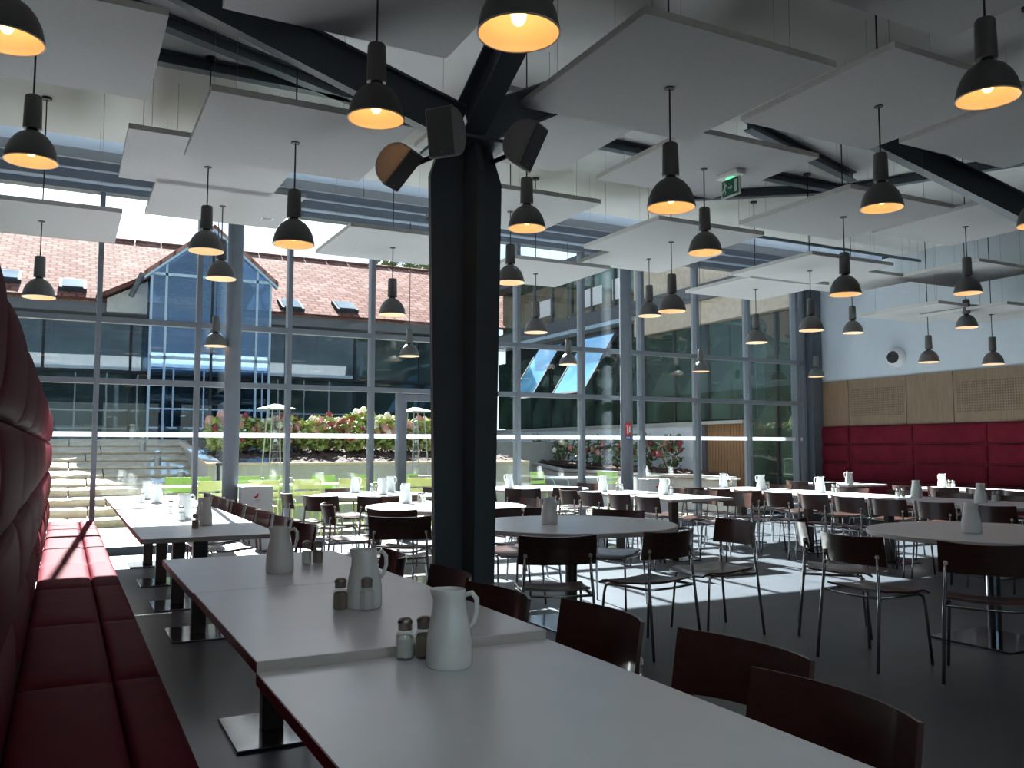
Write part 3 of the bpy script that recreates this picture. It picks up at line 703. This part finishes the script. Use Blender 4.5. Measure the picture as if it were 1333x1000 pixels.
def shaker_body(r, prof, name, m):
    mb = MB(); vs = []; fs = []
    for rr, z in prof: vs += octo(rr, z)
    for i in range(len(prof)-1):
        for k in range(8): fs.append((i*8+k,i*8+(k+1)%8,i*8+8+(k+1)%8,i*8+8+k))
    fs.append(tuple(range(7,-1,-1))); fs.append(tuple((len(prof)-1)*8+k for k in range(8)))
    return mb.add(vs, fs).mesh(name, m)
sb = shaker_body(.024, [(.022,0),(.0255,.006),(.0255,.062),(.019,.075),(.017,.084)], 'glass_body', M['jar'])
sfill = {k: shaker_body(.02, [(.02,.006),(.022,.01),(.022,.058),(.017,.066)], 'contents', M[k]) for k in ('salt','pepper')}
scap = MB().lathe([(.019,.08),(.0195,.082),(.0195,.096),(.021,.098),(.0205,.106),(.014,.113),(.005,.115),(0,.115)], 16).mesh('cap', M['cap'], True, 50)
def shaker(px, py, rect, kind, label, z=TZ):
    x, y = clampt(at(px,py,z), rect)
    for k in range(40):
        if free(x, y, .027): break
        a = k*2.4; x += .006*math.cos(a)*(1+k*.2); y += .006*math.sin(a)*(1+k*.2)
    placed.append((x,y,.026))
    t = thing('%s_shaker' % kind, label, 'shaker', (x,y,z), random.uniform(-.3,.6), 'glass salt and pepper shakers')
    link('glass_body', sb, t); link('contents', sfill[kind], t); link('cap', scap, t)
for px, py, rect, where, z in [(527,858,NEAR,'beside the jug nearest the camera',.726),(468,794,NEAR,'beside the second jug on the left tables',.75),(399,735,NEAR,'beside the third jug on the left tables',.748),
    (236,678,FARL,'beside the bright jug on the far left row',TZ),(222,668,FARL,'in the middle of the far left row',TZ),(185,655,FARL,'near the back of the far left row',TZ),
    (551,655,C(2),'on the half hidden round table left of the column',TZ),(484,641,C(3),'on the back left round table',TZ),(809,640,LT6,'beside the jug with handle at left on the middle tables',TZ),
    (874,643.5,LT6,'beside the jug with handle at right on the middle tables',TZ),(924.5,633.5,LT7,'at the window end of the long right row',TZ),(993.5,637.5,LT7,'by the second jug from the windows on the long right row',TZ),
    (1085,642,LT7,'by the third jug from the windows on the long right row',TZ),(1169,647.5,LT7,'by the fourth jug from the windows on the long right row',TZ),(1294,653.5,LT7,'at the right end of the long right row',TZ),(1241,635.5,BK,'on the middle table by the right bench',TZ)]:
    shaker(px, py, rect, 'salt', 'glass salt shaker '+where, z)
for px, py, rect, where, z in [(549,856,NEAR,'half behind the jug nearest the camera',.726),(450,794.5,NEAR,'beside the second jug on the left tables',.75),(412,734.5,NEAR,'beside the third jug on the left tables',.748),
    (254,689.5,FARL,'in front of the shaded jug on the far left row',TZ),(546,655.5,C(2),'on the half hidden round table left of the column',TZ),(490,640.5,C(3),'on the back left round table',TZ),
    (805,640,LT6,'beside the jug with handle at left on the middle tables',TZ),(929,633,LT7,'at the window end of the long right row',TZ),(997,637.5,LT7,'by the second jug from the windows on the long right row',TZ),
    (1090,642,LT7,'by the third jug from the windows on the long right row',TZ),(1176,647.5,LT7,'by the fourth jug from the windows on the long right row',TZ),(1300,653,LT7,'at the right end of the long right row',TZ),(1236,635,BK,'on the middle table by the right bench',TZ)]:
    shaker(px, py, rect, 'pepper', 'glass pepper shaker '+where, z)

# ------------------------------------------------------------------ white boxes and the small red sign at the windows
for x, lb in ((2.22,'white box with red emblem beside the left round column'),(8.52,'white box with red emblem beside the right round column')):
    t = thing('waste_box', lb, 'box', (x,11.42,0))
    MB().bbox(-.19,.19,-.14,.14,.02,.83,.008).build('body', M['white'], t)
    MB().box(-.17,.17,-.12,.12,0,.02).build('plinth', M['black'], t)
    e = MB().prism([(-.045,.68),(.0,.69),(.01,.74),(-.015,.74),(-.02,.71),(-.045,.705)],'y',-.143,-.14).build('emblem', M['red'], t)
    MB().box(-.03,.03,-.1425,-.14,.655,.66).build('emblem_line', M['red'], t)
t = thing('extinguisher_sign', 'small red and white fire extinguisher sign on the right round column', 'sign', (8.05,11.44,1.52)); t.rotation_euler = (0,0,math.radians(-18))
MB().box(-.045,.045,-.006,0,0,.2).build('plate', M['red'], t)
MB().box(-.045,.045,-.006,0,-.06,-.003).build('blue_strip', M['blue'], t)
MB().box(-.018,.006,-.0075,-.006,.03,.14).build('pictogram', M['white'], t); MB().box(-.03,.002,-.0075,-.006,.145,.16).build('pictogram', M['white'], t)
MB().box(.02,.034,-.0075,-.006,.05,.15).build('pictogram', M['white'], t)
for k in range(3): MB().box(-.03+k*.022,-.016+k*.022,-.0075,-.006,-.045,-.02).build('lettering', M['white'], t)

# ------------------------------------------------------------------ outdoors: ground, steps, planters
gnd = struct('ground', MB().box(-60,60,FY+.1,80,-.2,-.05), M['ground'])
for i in range(-6, 13):
    for j in range(4):
        boxpiece('paving_slab', .985, .985, .05, M['paving'], gnd, (i+.5, FY+.65+j, -.025+random.uniform(-.004,.004)))
steps = thing('stone_steps', 'broad flight of pale rough stone steps climbing outside the windows', 'steps', (-2,16,0))
def slab(w, d, h, seed, hr=.05):
    r = random.Random(seed); n = 10; mb = MB(); vs = []; fs = []
    for i in range(n+1):
        x = -w/2+w*i/n; f = r.uniform(-.03,.02); tz = r.uniform(-.012,.01)
        vs += [(x,f,0),(x,f-.01,hr*.5),(x,f+.015,hr+tz),(x,d,h)]
    for i in range(n):
        a, b = i*4, i*4+4
        fs += [(a,b,b+1,a+1),(a+1,b+1,b+2,a+2),(a+2,b+2,b+3,a+3)]
    fs += [(0,1,2,3),(n*4+3,n*4+2,n*4+1,n*4)]
    return mb.add(vs, fs).mesh('step_stone', M['stone'])
slabs = [slab(1.66,.6,.165,s) for s in range(6)]; slabs_low = [slab(1.66,.6,.155,s,.115) for s in range(6)]
for k in range(10):
    off = (k % 3)*.3
    for i in range(6):
        x = -6.6+off+i*1.68+.83
        link('step_stone', (slabs_low if k < 4 else slabs)[(k*2+i) % 6], steps, (x+2 if x < 1.6 else 1.55+2, .5*k, .15*k))
struct('landing', MB().box(-14,13.5,21,25.7,-.05,1.5), M['concrete'])
MB().box(-9,2.35,16.6,21.05,-.04,.0).build('step_bedding', M['concrete'], steps, loc=(2,-16,0))

pl = thing('planter', 'long raised concrete planter with bark mulch outside the windows', 'planter', (0,0,0))
PX0, PX1, PY = 2.5, 9.0, 16.5
MB().box(PX0,PX1,PY,PY+.2,-.05,1.0).build('front_wall', M['concrete'], pl)
MB().box(PX0-.02,PX1,PY-.02,PY+.24,1.0,1.045).build('coping', M['coping'], pl)
MB().prism([(PY,-.05),(21.2,-.05),(21.2,1.42),(PY,1.0)],'x',PX0-.14,PX0+.06).build('side_wall', M['concrete'], pl)
MB().prism([(PY-.02,1.0),(21.2,1.42),(21.2,1.47),(PY-.02,1.047)],'x',PX0-.18,PX0+.1).build('side_coping', M['coping'], pl)
def mulch(x0,x1,y0,y1,z0,z1,seed):
    r = random.Random(seed); nx, ny = 60, 28; mb = MB(); vs = []; fs = []
    for i in range(nx+1):
        for j in range(ny+1):
            vs.append((x0+(x1-x0)*i/nx, y0+(y1-y0)*j/ny, z0+(z1-z0)*j/ny+r.uniform(-.03,.03)))
    for i in range(nx):
        for j in range(ny): fs.append((i*(ny+1)+j,(i+1)*(ny+1)+j,(i+1)*(ny+1)+j+1,i*(ny+1)+j+1))
    mb.add(vs, fs)
    for k in range(1500):                                           # loose bark chips
        x, y = r.uniform(x0,x1), r.uniform(y0,y1); z = z0+(z1-z0)*(y-y0)/(y1-y0)+.03
        a = r.uniform(0,3.1); l, w = r.uniform(.03,.07), r.uniform(.012,.025); dx, dy = math.cos(a), math.sin(a); tz = r.uniform(-.02,.04)
        mb.add([(x-dx*l-dy*w,y-dy*l+dx*w,z),(x-dx*l+dy*w,y-dy*l-dx*w,z+.01),(x+dx*l+dy*w,y+dy*l-dx*w,z+tz+.01),(x+dx*l-dy*w,y+dy*l+dx*w,z+tz)], [(0,1,2,3)])
    return mb
tag(mulch(PX0,PX1,PY+.2,21.0,1.0,1.5,3).build('mulch', M['mulch'], pl), kind='stuff')

pr = thing('planter', 'sloping white edged planter along the right hand building', 'planter', (0,0,0))
CX = 11.55
MB().prism([(13.0,-.05),(23.4,-.05),(23.4,1.1),(19.5,.72),(13.0,.70)],'x',CX,CX+.16).build('front_wall', M['concrete'], pr)
MB().prism([(13.0,.70),(19.5,.72),(23.4,1.1),(23.4,1.16),(19.5,.78),(13.0,.76)],'x',CX-.02,CX+.18).build('coping', M['concrete'], pr)
MB().prism([(13.0,.68),(19.5,.70),(23.4,1.08),(23.4,1.1),(19.5,.72),(13.0,.70)],'x',CX-.03,CX).build('rust_edge', M['corten'], pr)
tag(mulch(CX+.16,12.58,14.0,23.4,.74,1.0,5).build('mulch', M['mulch'], pr), kind='stuff')
# second stair of stones between the planters
st2 = thing('stone_steps', 'narrow flight of stone steps between the two planters', 'steps', (10.3,19.4,0))
for k in range(7):
    link('step_stone', slabs[k % 6], st2, (-.35,.5*k,.15*k)); link('step_stone', slabs[(k+3) % 6], st2, (.42,.5*k,.15*k))
MB().box(9.0,11.5,22.4,24,-.05,1.05).build('stair_back', M['concrete'], st2, loc=(-10.3,-19.4,0))

# hydrangeas
def leaf_mesh(n, rx, ry, h, m, seed, size=.07):
    r = random.Random(seed); mb = MB()
    for k in range(n):
        a = r.uniform(0,6.283); q = math.sqrt(r.random()); z = h*(.12+.88*r.random()**.8); q *= (1-.45*abs(z/h-.55))
        p = Vector((rx*q*math.cos(a), ry*q*math.sin(a), z))
        d = Vector((r.uniform(-1,1),r.uniform(-1,1),r.uniform(-.3,.9))).normalized(); u = d.cross(Vector((r.uniform(-1,1),r.uniform(-1,1),r.uniform(-1,1)))).normalized()
        s = size*r.uniform(.6,1.3); n_ = d.cross(u)*s*.12
        mb.add([p-d*s, p+u*s*.5+n_, p+d*s, p-u*s*.5+n_], [(0,1,2),(0,2,3)])
    return mb.mesh('foliage', m)
def bloom_mesh(m, seed):
    r = random.Random(seed); mb = MB()
    prof = [(0,0),(.06,.02),(.075,.06),(.06,.12),(.03,.18),(0,.2)]
    mb.lathe(prof, 9); mb.v = [tuple(c*(1+r.uniform(-.16,.16)) for c in v) for v in mb.v]
    for k in range(50):                                             # florets
        a = r.uniform(0,6.283); z = r.uniform(.02,.18); rad = .075*math.sin(min(1,(z+.03)/.2)*2.6)+.012
        p = Vector((rad*math.cos(a), rad*math.sin(a), z)); d = Vector((math.cos(a),math.sin(a),.4)).normalized()
        u = d.cross(Vector((0,0,1))).normalized()*.018; w = d.cross(u).normalized()*.018
        mb.add([p-u-w,p+u-w,p+u+w+d*.008,p-u+w], [(0,1,2,3)])
    return mb.mesh('bloom', m)
leafs = [leaf_mesh(520,.34,.32,.6,M['leaf'],s) for s in range(4)]
leafs2 = [leaf_mesh(200,.3,.25,.7,M['leafdark'],s+9,.06) for s in range(3)]
blooms = {k: [bloom_mesh(M[k+'f'], s) for s in range(2)] for k in ('pink','red','cream')}
stem = MB()
for k in range(7):
    a = k*.9; stem.tube([(.04*math.cos(a),.04*math.sin(a),0),(.15*math.cos(a),.15*math.sin(a),.3),(.2*math.cos(a),.2*math.sin(a),.5)], .007, 5)
stem = stem.mesh('stems', M['corten'])
def hydrangea(x, y, z, mix, label, group, n=16, lm=None, hs=1.0, seed=0):
    r = random.Random(seed); t = thing('hydrangea_shrub', label, 'shrub', (x,y,z), r.uniform(0,6), group)
    t.scale = (hs,hs,hs)
    link('foliage', lm, t)['kind'] = 'stuff'; link('stems', stem, t)
    for k in range(n):
        a = r.uniform(0,6.28); q = r.random()**.6; c = r.choice(mix)
        b = link('bloom', r.choice(blooms[c]), t, (.32*q*math.cos(a), .3*q*math.sin(a), .3+.28*(1-q*.7)+r.uniform(-.2,.06)), (r.uniform(-.5,.5), r.uniform(-.5,.5), r.uniform(0,6)))
        s = r.uniform(.5,.9); b.scale = (s,s,s)
gh = 'hydrangeas in the long planter'
mixes = [(('pink','red'),'pink and crimson'),(('pink','pink','cream'),'peach pink'),(('red','red','pink'),'crimson'),(('cream','pink'),'cream and pink'),(('cream','cream','red'),'cream and crimson')]
hx = [(2.95,17.8,0),(3.45,18.3,0),(3.95,17.9,1),(4.4,18.5,2),(4.8,17.9,3),(5.2,18.4,4),(5.6,17.9,2),(6.05,18.4,4),(6.45,17.9,3),(6.9,18.3,1),(7.3,17.9,1),(7.75,18.3,0),(8.2,17.9,2),(8.6,18.4,3)]
for i, (x, y, k) in enumerate(hx):
    m, nm = mixes[k]
    y += .7
    hydrangea(x, y, 1.0+.5*(y-16.7)/4.3-.02, m, 'hydrangea with %s blooms, %s from the left in the long planter' % (nm, ORD[i] if i < 13 else 'last'), gh, 34, leafs[i % 4], random.uniform(1.15,1.4), i)
gh2 = 'sparse shrubs along the right planter'
for i, y in enumerate([15.6,16.6,17.5,18.4,19.3,20.3,21.4]):
    hydrangea(12.1, y, .74+.26*(y-14)/9.4, ('red','red','pink') if i != 5 else ('cream','cream'), 'sparse dark shrub with %s flowers in the right planter, %s from the near end' % ('red' if i != 5 else 'white', ORD[i]), gh2, 7, leafs2[i % 3], random.uniform(1.0,1.2), 40+i)

# bollards on the steps
for i, (px, Yb, k) in enumerate([(237,18.1,4),(205.4,19.1,6),(185.5,20.1,8),(171.5,21.4,10)]):
    d = ray(px, 590); x = d.x/d.y*Yb
    t = thing('bollard_light', 'short steel bollard light on the stone steps, %s from the bottom' % ORD[i], 'bollard', (x,Yb,.15*k), 0, 'bollard lights on the steps')
    MB().lathe([(.07,0),(.07,.24)], 14).build('body', M['heater'], t, smooth=True)
    MB().lathe([(.055,.24),(.055,.33)], 14).build('lens', M['tubeglass'], t, smooth=True)
    MB().lathe([(.075,.33),(.075,.36),(0,.365)], 14).build('top_cap', M['heater'], t)

# patio heaters
def heater(px, Yh, label):
    d = ray(px, 600); x = d.x/d.y*Yh
    t = thing('patio_heater', label, 'heater', (x,Yh,0), math.radians(10), 'pyramid patio heaters')
    mb = MB(); b0, b1, z0, z1 = .25, .2, .05, .78
    MB().prism([(-b0,z0),(b0,z0),(b1,z1),(-b1,z1)],'y',-.2,.2).build('base_cabinet', M['heater'], t)
    MB().box(-.24,.24,-.24,.24,z1,z1+.02).build('base_tray', M['heater'], t)
    for sx in (-1,1):
        for sy in (-1,1): MB().tube([(sx*.18,sy*.18,.8),(sx*.11,sy*.11,2.0)], .012, 6).build('pole', M['heater'], t)
    MB().lathe([(.06,.8),(.06,1.9)], 16).build('glass_tube', M['tubeglass'], t, smooth=True)
    for k in range(9):
        z = .9+k*.12; w = .18-.07*(z-.8)/1.2
        MB().tube([(-w,-w,z),(w,-w,z)], .004, 4).build('guard_wire', M['heater'], t)
    o = MB().lathe([(.36,2.0),(.36,2.015),(.05,2.09),(0,2.09)], 4).build('top_reflector', M['heater'], t); o.rotation_euler = (0,0,math.pi/4)
heater(358,15.4,'pyramid patio heater outside left of the glass door')
heater(541,15.4,'pyramid patio heater seen through the glass door')

# outdoor chairs and tables
def out_chair(cname):
    m = M[cname]; t = thing('garden_chair', 'x', 'chair')
    for s in (-1,1):
        MB().tube([(s*.22,.22,0),(s*.21,.2,.42),(s*.21,.16,.44),(s*.21,-.2,.44)], .011, 6).build('leg', m, t, smooth=True)
        MB().tube([(s*.22,-.26,0),(s*.21,-.2,.44),(s*.21,-.28,.84)], .011, 6).build('leg', m, t, smooth=True)
    for k in range(6): MB().box(-.2,.2,-.19+k*.07,-.135+k*.07,.445,.455).build('seat_slat', m, t)
    for z0, z1 in ((.70,.84),(.60,.66)):
        y = -.2-.08*((z0+z1)/2-.44)/.4; MB().box(-.21,.21,y-.007,y+.003,z0,z1).build('back_slat', m, t)
    return t
def spread(proto, lst, fmt, group):
    for i, (px, Yc, th, word) in enumerate(lst):
        d = ray(px, 630); o = proto if i == 0 else copy_tree(proto)
        o.location = (d.x/d.y*Yc, Yc, 0); o.rotation_euler = (0,0,math.radians(th)); tag(o, fmt % word, 'chair', group)
spread(out_chair('yellow'), [(273,13.35,3,'leftmost'),(341,13.3,-4,'second from the left'),(394,13.35,2,'third from the left'),(452,13.4,0,'fourth from the left'),(506,13.35,5,'fifth from the left'),(541,13.4,-3,'rightmost')],
       'yellow green slatted garden chair with its back to the windows, %s', 'yellow green garden chairs outside')
spread(out_chair('lime'), [(235,14.9,178,'leftmost'),(262,14.85,184,'second from the left'),(326,14.9,177,'third from the left'),(365,14.9,181,'fourth from the left'),(426,14.9,180,'fifth from the left'),(480,14.85,183,'sixth from the left'),(536,14.9,178,'seen through the glass door'),(712,15.2,200,'right of the dark column'),(798,14.4,170,'just left of the right round column')],
       'lime green slatted garden chair outside, %s', 'lime green garden chairs outside')
spread(out_chair('shadedgreen'), [(1013,13.0,90,'right')], 'shaded dark garden chair outside the %s end of the windows', 'dark garden chair outside')
for i, (px, Yt) in enumerate([(250,14.1),(345,14.1),(440,14.1),(525,14.1),(752,14.9)]):
    d = ray(px, 630); x = d.x/d.y*Yt
    t = thing('garden_table', ('lime green garden table outside, %s from the left' % ORD[i]) if i < 4 else 'pale green garden table with curved legs right of the column', 'table', (x,Yt,0), 0, 'garden tables outside')
    m = M['lime'] if i < 4 else M['blueframe']
    MB().box(-.5,.5,-.36,.36,.715,.735).build('tabletop', m, t)
    for sx in (-1,1):
        for sy in (-1,1): MB().tube([(sx*.42,sy*.3,0),(sx*.3,sy*.22,.4),(sx*.42,sy*.3,.715)], .013, 6).build('leg', m, t, smooth=True)

# ------------------------------------------------------------------ building opposite
BY = 25.6
bo = thing('glass_building', 'long glass fronted building with red tiled roof across the courtyard', 'building', (0,BY,0))
MB().box(-16,12.5,2.2,6,1.45,4.95).build('core_wall', M['bdark'], bo)
xs = [-15.4+2.12*i for i in range(14)]
for i in range(len(xs)-1):
    a, b = xs[i], xs[i+1]
    for z0, z1 in ((1.56,3.36),(3.44,4.92)):
        boxpiece('pane', b-a-.07, .03, z1-z0, M['bglass'], bo, ((a+b)/2,.2,(z0+z1)/2))
    boxpiece('window_post', .07, .12, 3.4, M['bdark'], bo, (a,.2,3.2))
for z in (1.51,3.40): MB().box(-15,12.1,.1,.26,z-.04,z+.04).build('window_rail', M['bdark'], bo)
MB().box(-15,12.1,-.35,.5,4.92,5.21).build('fascia', M['bgrey'], bo)
EY, EZ, RY, RZ = -.45, 5.21, 5.1, 8.05
pitch = math.atan2(RZ-EZ, RY-EY); rl = math.hypot(RZ-EZ, RY-EY)
def roofpiece(name, x0, x1, u0, u1, th, m, lift=0):   # slab lying on the roof slope, texture in its own plane
    o = MB().box(x0,x1,u0,u1,lift,lift+th).build(name, m, bo, loc=(0,EY,EZ)); o.rotation_euler = (pitch,0,0); return o
roofpiece('tiled_roof', -17, 17, 0, rl, .08, M['tiles'])
o = MB().box(-17,16,0,rl,0,.08).build('rear_roof', M['tiles'], bo, loc=(0,2*RY-EY,EZ)); o.rotation_euler = (pitch,0,math.pi); o.location.x = -1
for i in range(40):
    o = MB().tube([(-16.5+i*.8,RY,RZ+.06),(-16.5+i*.8+.76,RY,RZ+.06)], .11, 8).build('ridge_tile', M['tiles'], bo)
def hit_roof(px, py):
    d = ray(px, py); n = Vector((0,-math.sin(pitch),math.cos(pitch))); p0 = Vector((0,BY+EY,EZ+.08))
    t = n.dot(p0-Vector((0,0,CAMZ)))/n.dot(d); p = Vector((0,0,CAMZ))+d*t
    return p.x, (p.y-BY-EY)/math.cos(pitch)
for px, py in ((95,374),(10,362),(378,400),(448,402)):
    x, u = hit_roof(px, py)
    w = roofpiece('roof_window', x-.33, x+.33, u-.4, u+.4, .12, M['bdark'], .08)
    o = MB().box(x-.25,x+.25,u-.32,u+.32,.2,.215).build('pane', M['roofpane'], w)
# glass gable
ga = link('glass_gable', None, bo, (3.51,24.6-BY,0)); ga['label'] = 'tall blue glass gable front'
hw, ze, za = 1.56, 6.04, 7.34
def gz(x): return ze+(za-ze)*(1-abs(x)/hw)
for a, b in ((-1.56,-1.21),(-1.17,-.02),(.02,1.17),(1.21,1.56)):
    MB().box(a,b,0,.03,1.5,3.7).build('pane', M['bluetrans'], ga); MB().box(a,b,0,.03,3.78,ze-.1).build('pane', M['bluetrans'], ga)
    MB().prism([(a,ze),(b,ze),(b,gz(b)-.02),(a,gz(a)-.02)],'y',0,.03).build('gable_pane', M['bluetrans'], ga)
for x in (-1.56,-1.19,0,1.19,1.56): MB().box(x-.03,x+.03,-.03,.06,1.5,gz(x)-.02).build('mullion', M['blueframe' if abs(x) > 1 else 'bdark'], ga)
for z in (3.74,ze-.05): MB().box(-1.56,1.56,-.03,.06,z-.04,z+.04).build('transom', M['blueframe'], ga)
for s in (-1,1):
    MB().box(s*1.56-.02,s*1.56+.02,.05,3.2,1.5,ze).build('side_pane', M['bluetrans'], ga)
    MB().prism([(0,za+.02),(s*(hw+.2),ze-.14),(s*(hw+.2),ze-.04),(0,za+.12)],'y',2.2,5.4).build('gable_roof', M['tiles'], ga)
    MB().prism([(0,za+.02),(s*(hw+.12),ze-.08),(s*(hw+.12),ze-.05),(0,za+.05)],'y',-.05,2.2).build('glass_roof', M['bluetrans'], ga)
    MB().prism([(0,za+.02),(s*(hw+.2),ze-.14),(s*(hw+.2),ze-.02),(0,za+.14)],'y',-.1,.05).build('verge_tiles', M['tiles'], ga)
    MB().prism([(0,za-.06),(s*(hw+.18),ze-.22),(s*(hw+.18),ze-.14),(0,za+.02)],'y',-.1,.1).build('barge_board', M['blueframe'], ga)
# small shed roof beside the gable
sh = link('roof_dormer', None, bo, (1.48,25.1-BY,0)); sh['label'] = 'small grey walled dormer'
MB().prism([(-.58,4.95),(.42,4.95),(.42,5.85),(-.58,5.3)],'y',0,1.0).build('wall', M['concrete'], sh)
MB().prism([(-.85,5.22),(.48,5.94),(.48,6.06),(-.85,5.34)],'y',-.25,1.3).build('roof', M['tiles'], sh)
MB().tube([(.25,-.3,6.0),(-.02,-.3,5.35)], .07, 10).build('flue', M['bgrey'], sh, smooth=True)

# ------------------------------------------------------------------ building on the right
BX = 12.62
br = thing('side_building', 'stone and green glass building wing running along the right side of the courtyard', 'building', (BX,0,0))
MB().box(.35,6,12.2,25.4,0,6.4).build('core_wall', M['bdark'], br)
MB().box(0,.3,15.1,25.4,-.05,1.84).build('plinth_wall', M['render'], br)
MB().box(-.06,.36,13.75,25.4,1.84,1.91).build('coping', M['concrete'], br)
MB().box(0,.3,15.0,15.12,0,1.84).build('plinth_post', M['bgrey'], br)
for i in range(13):
    y = 13.8+i*.095; boxpiece('cedar_slat', .05, .082, 1.84, M['cedar'], br, (.1, y+.04, .92))
MB().box(.14,.3,13.75,15.05,0,1.84).build('slat_backing', M['bdark'], br)
yy = [12.0,12.9,13.75]+[15.0+1.17*i for i in range(10)]
for i in range(len(yy)-1):
    a, b = yy[i], yy[i+1]; z0 = 1.95 if a > 13.7 else .12
    boxpiece('pane', .03, b-a-.06, 4.08-z0, M['gglass'], br, (.15,(a+b)/2,(z0+4.08)/2))
    boxpiece('window_post', .1, .06, 4.08-z0, M['bdark'], br, (.13, a, (z0+4.08)/2))
MB().box(-.02,.3,12.0,17.6,4.1,5.9).build('stone_wall', M['sandstone'], br)
MB().box(-.12,.3,12.0,25.4,4.62,4.98).build('fascia', M['bgrey'], br)
MB().box(-.14,.3,17.6,25.4,4.52,4.62).build('fascia_edge', M['blueframe'], br)
for i in range(7):
    a = 17.7+i*1.1
    boxpiece('upper_pane', .03, 1.03, 1.4, M['gglass'], br, (.25, a+.56, 5.7)); boxpiece('window_post', .08, .07, 1.4, M['bgrey'], br, (.23, a, 5.7))
for a, b, z0, z1 in ((18.1,18.9,5.25,5.8),(19.4,20.6,5.25,5.75),(22.2,23.0,5.3,5.8)):
    MB().box(.215,.23,a,b,z0,z1).build('blind', M['white'], br)
MB().box(-.3,6,12.0,25.5,6.4,6.6).build('roof_slab', M['bgrey'], br)
for i, (y0, y1) in enumerate(((18.3,19.9),(21.0,22.4))):
    L, ang = 1.95, math.radians(33); hz = 4.35
    w = link('open_window', None, br, (-.02,0,hz)); w.rotation_euler = (0,ang,0)
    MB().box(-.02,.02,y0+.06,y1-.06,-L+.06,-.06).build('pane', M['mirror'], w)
    MB().box(-.03,.03,y0,y1,-.06,0).box(-.03,.03,y0,y1,-L,-L+.06).box(-.03,.03,y0,y0+.06,-L,0).box(-.03,.03,y1-.06,y1,-L,0).build('sash', M['bdark'], w)

# trees behind the roofs
def tree(x, y, z, h, r, label, seed):
    t = thing('tree', label, 'tree', (x,y,0), 0, 'trees beyond the roofs')
    MB().tube([(0,0,0),(.1,0,z*.6),(0,.1,z+h*.5)], [.25,.18,.06], 8).build('trunk', M['corten'], t, smooth=True)
    m = leaf_mesh(2600, r, r, h, M['leafdark'], seed, .22); o = link('foliage', m, t, (0,0,z)); o['kind'] = 'stuff'
tree(14.8,38.5,4.9,5.4,2.8,'tree crown rising behind the tiled roof left of the column',1)
tree(20,30,3.5,5.0,2.6,'tree beyond the right hand wing',2)
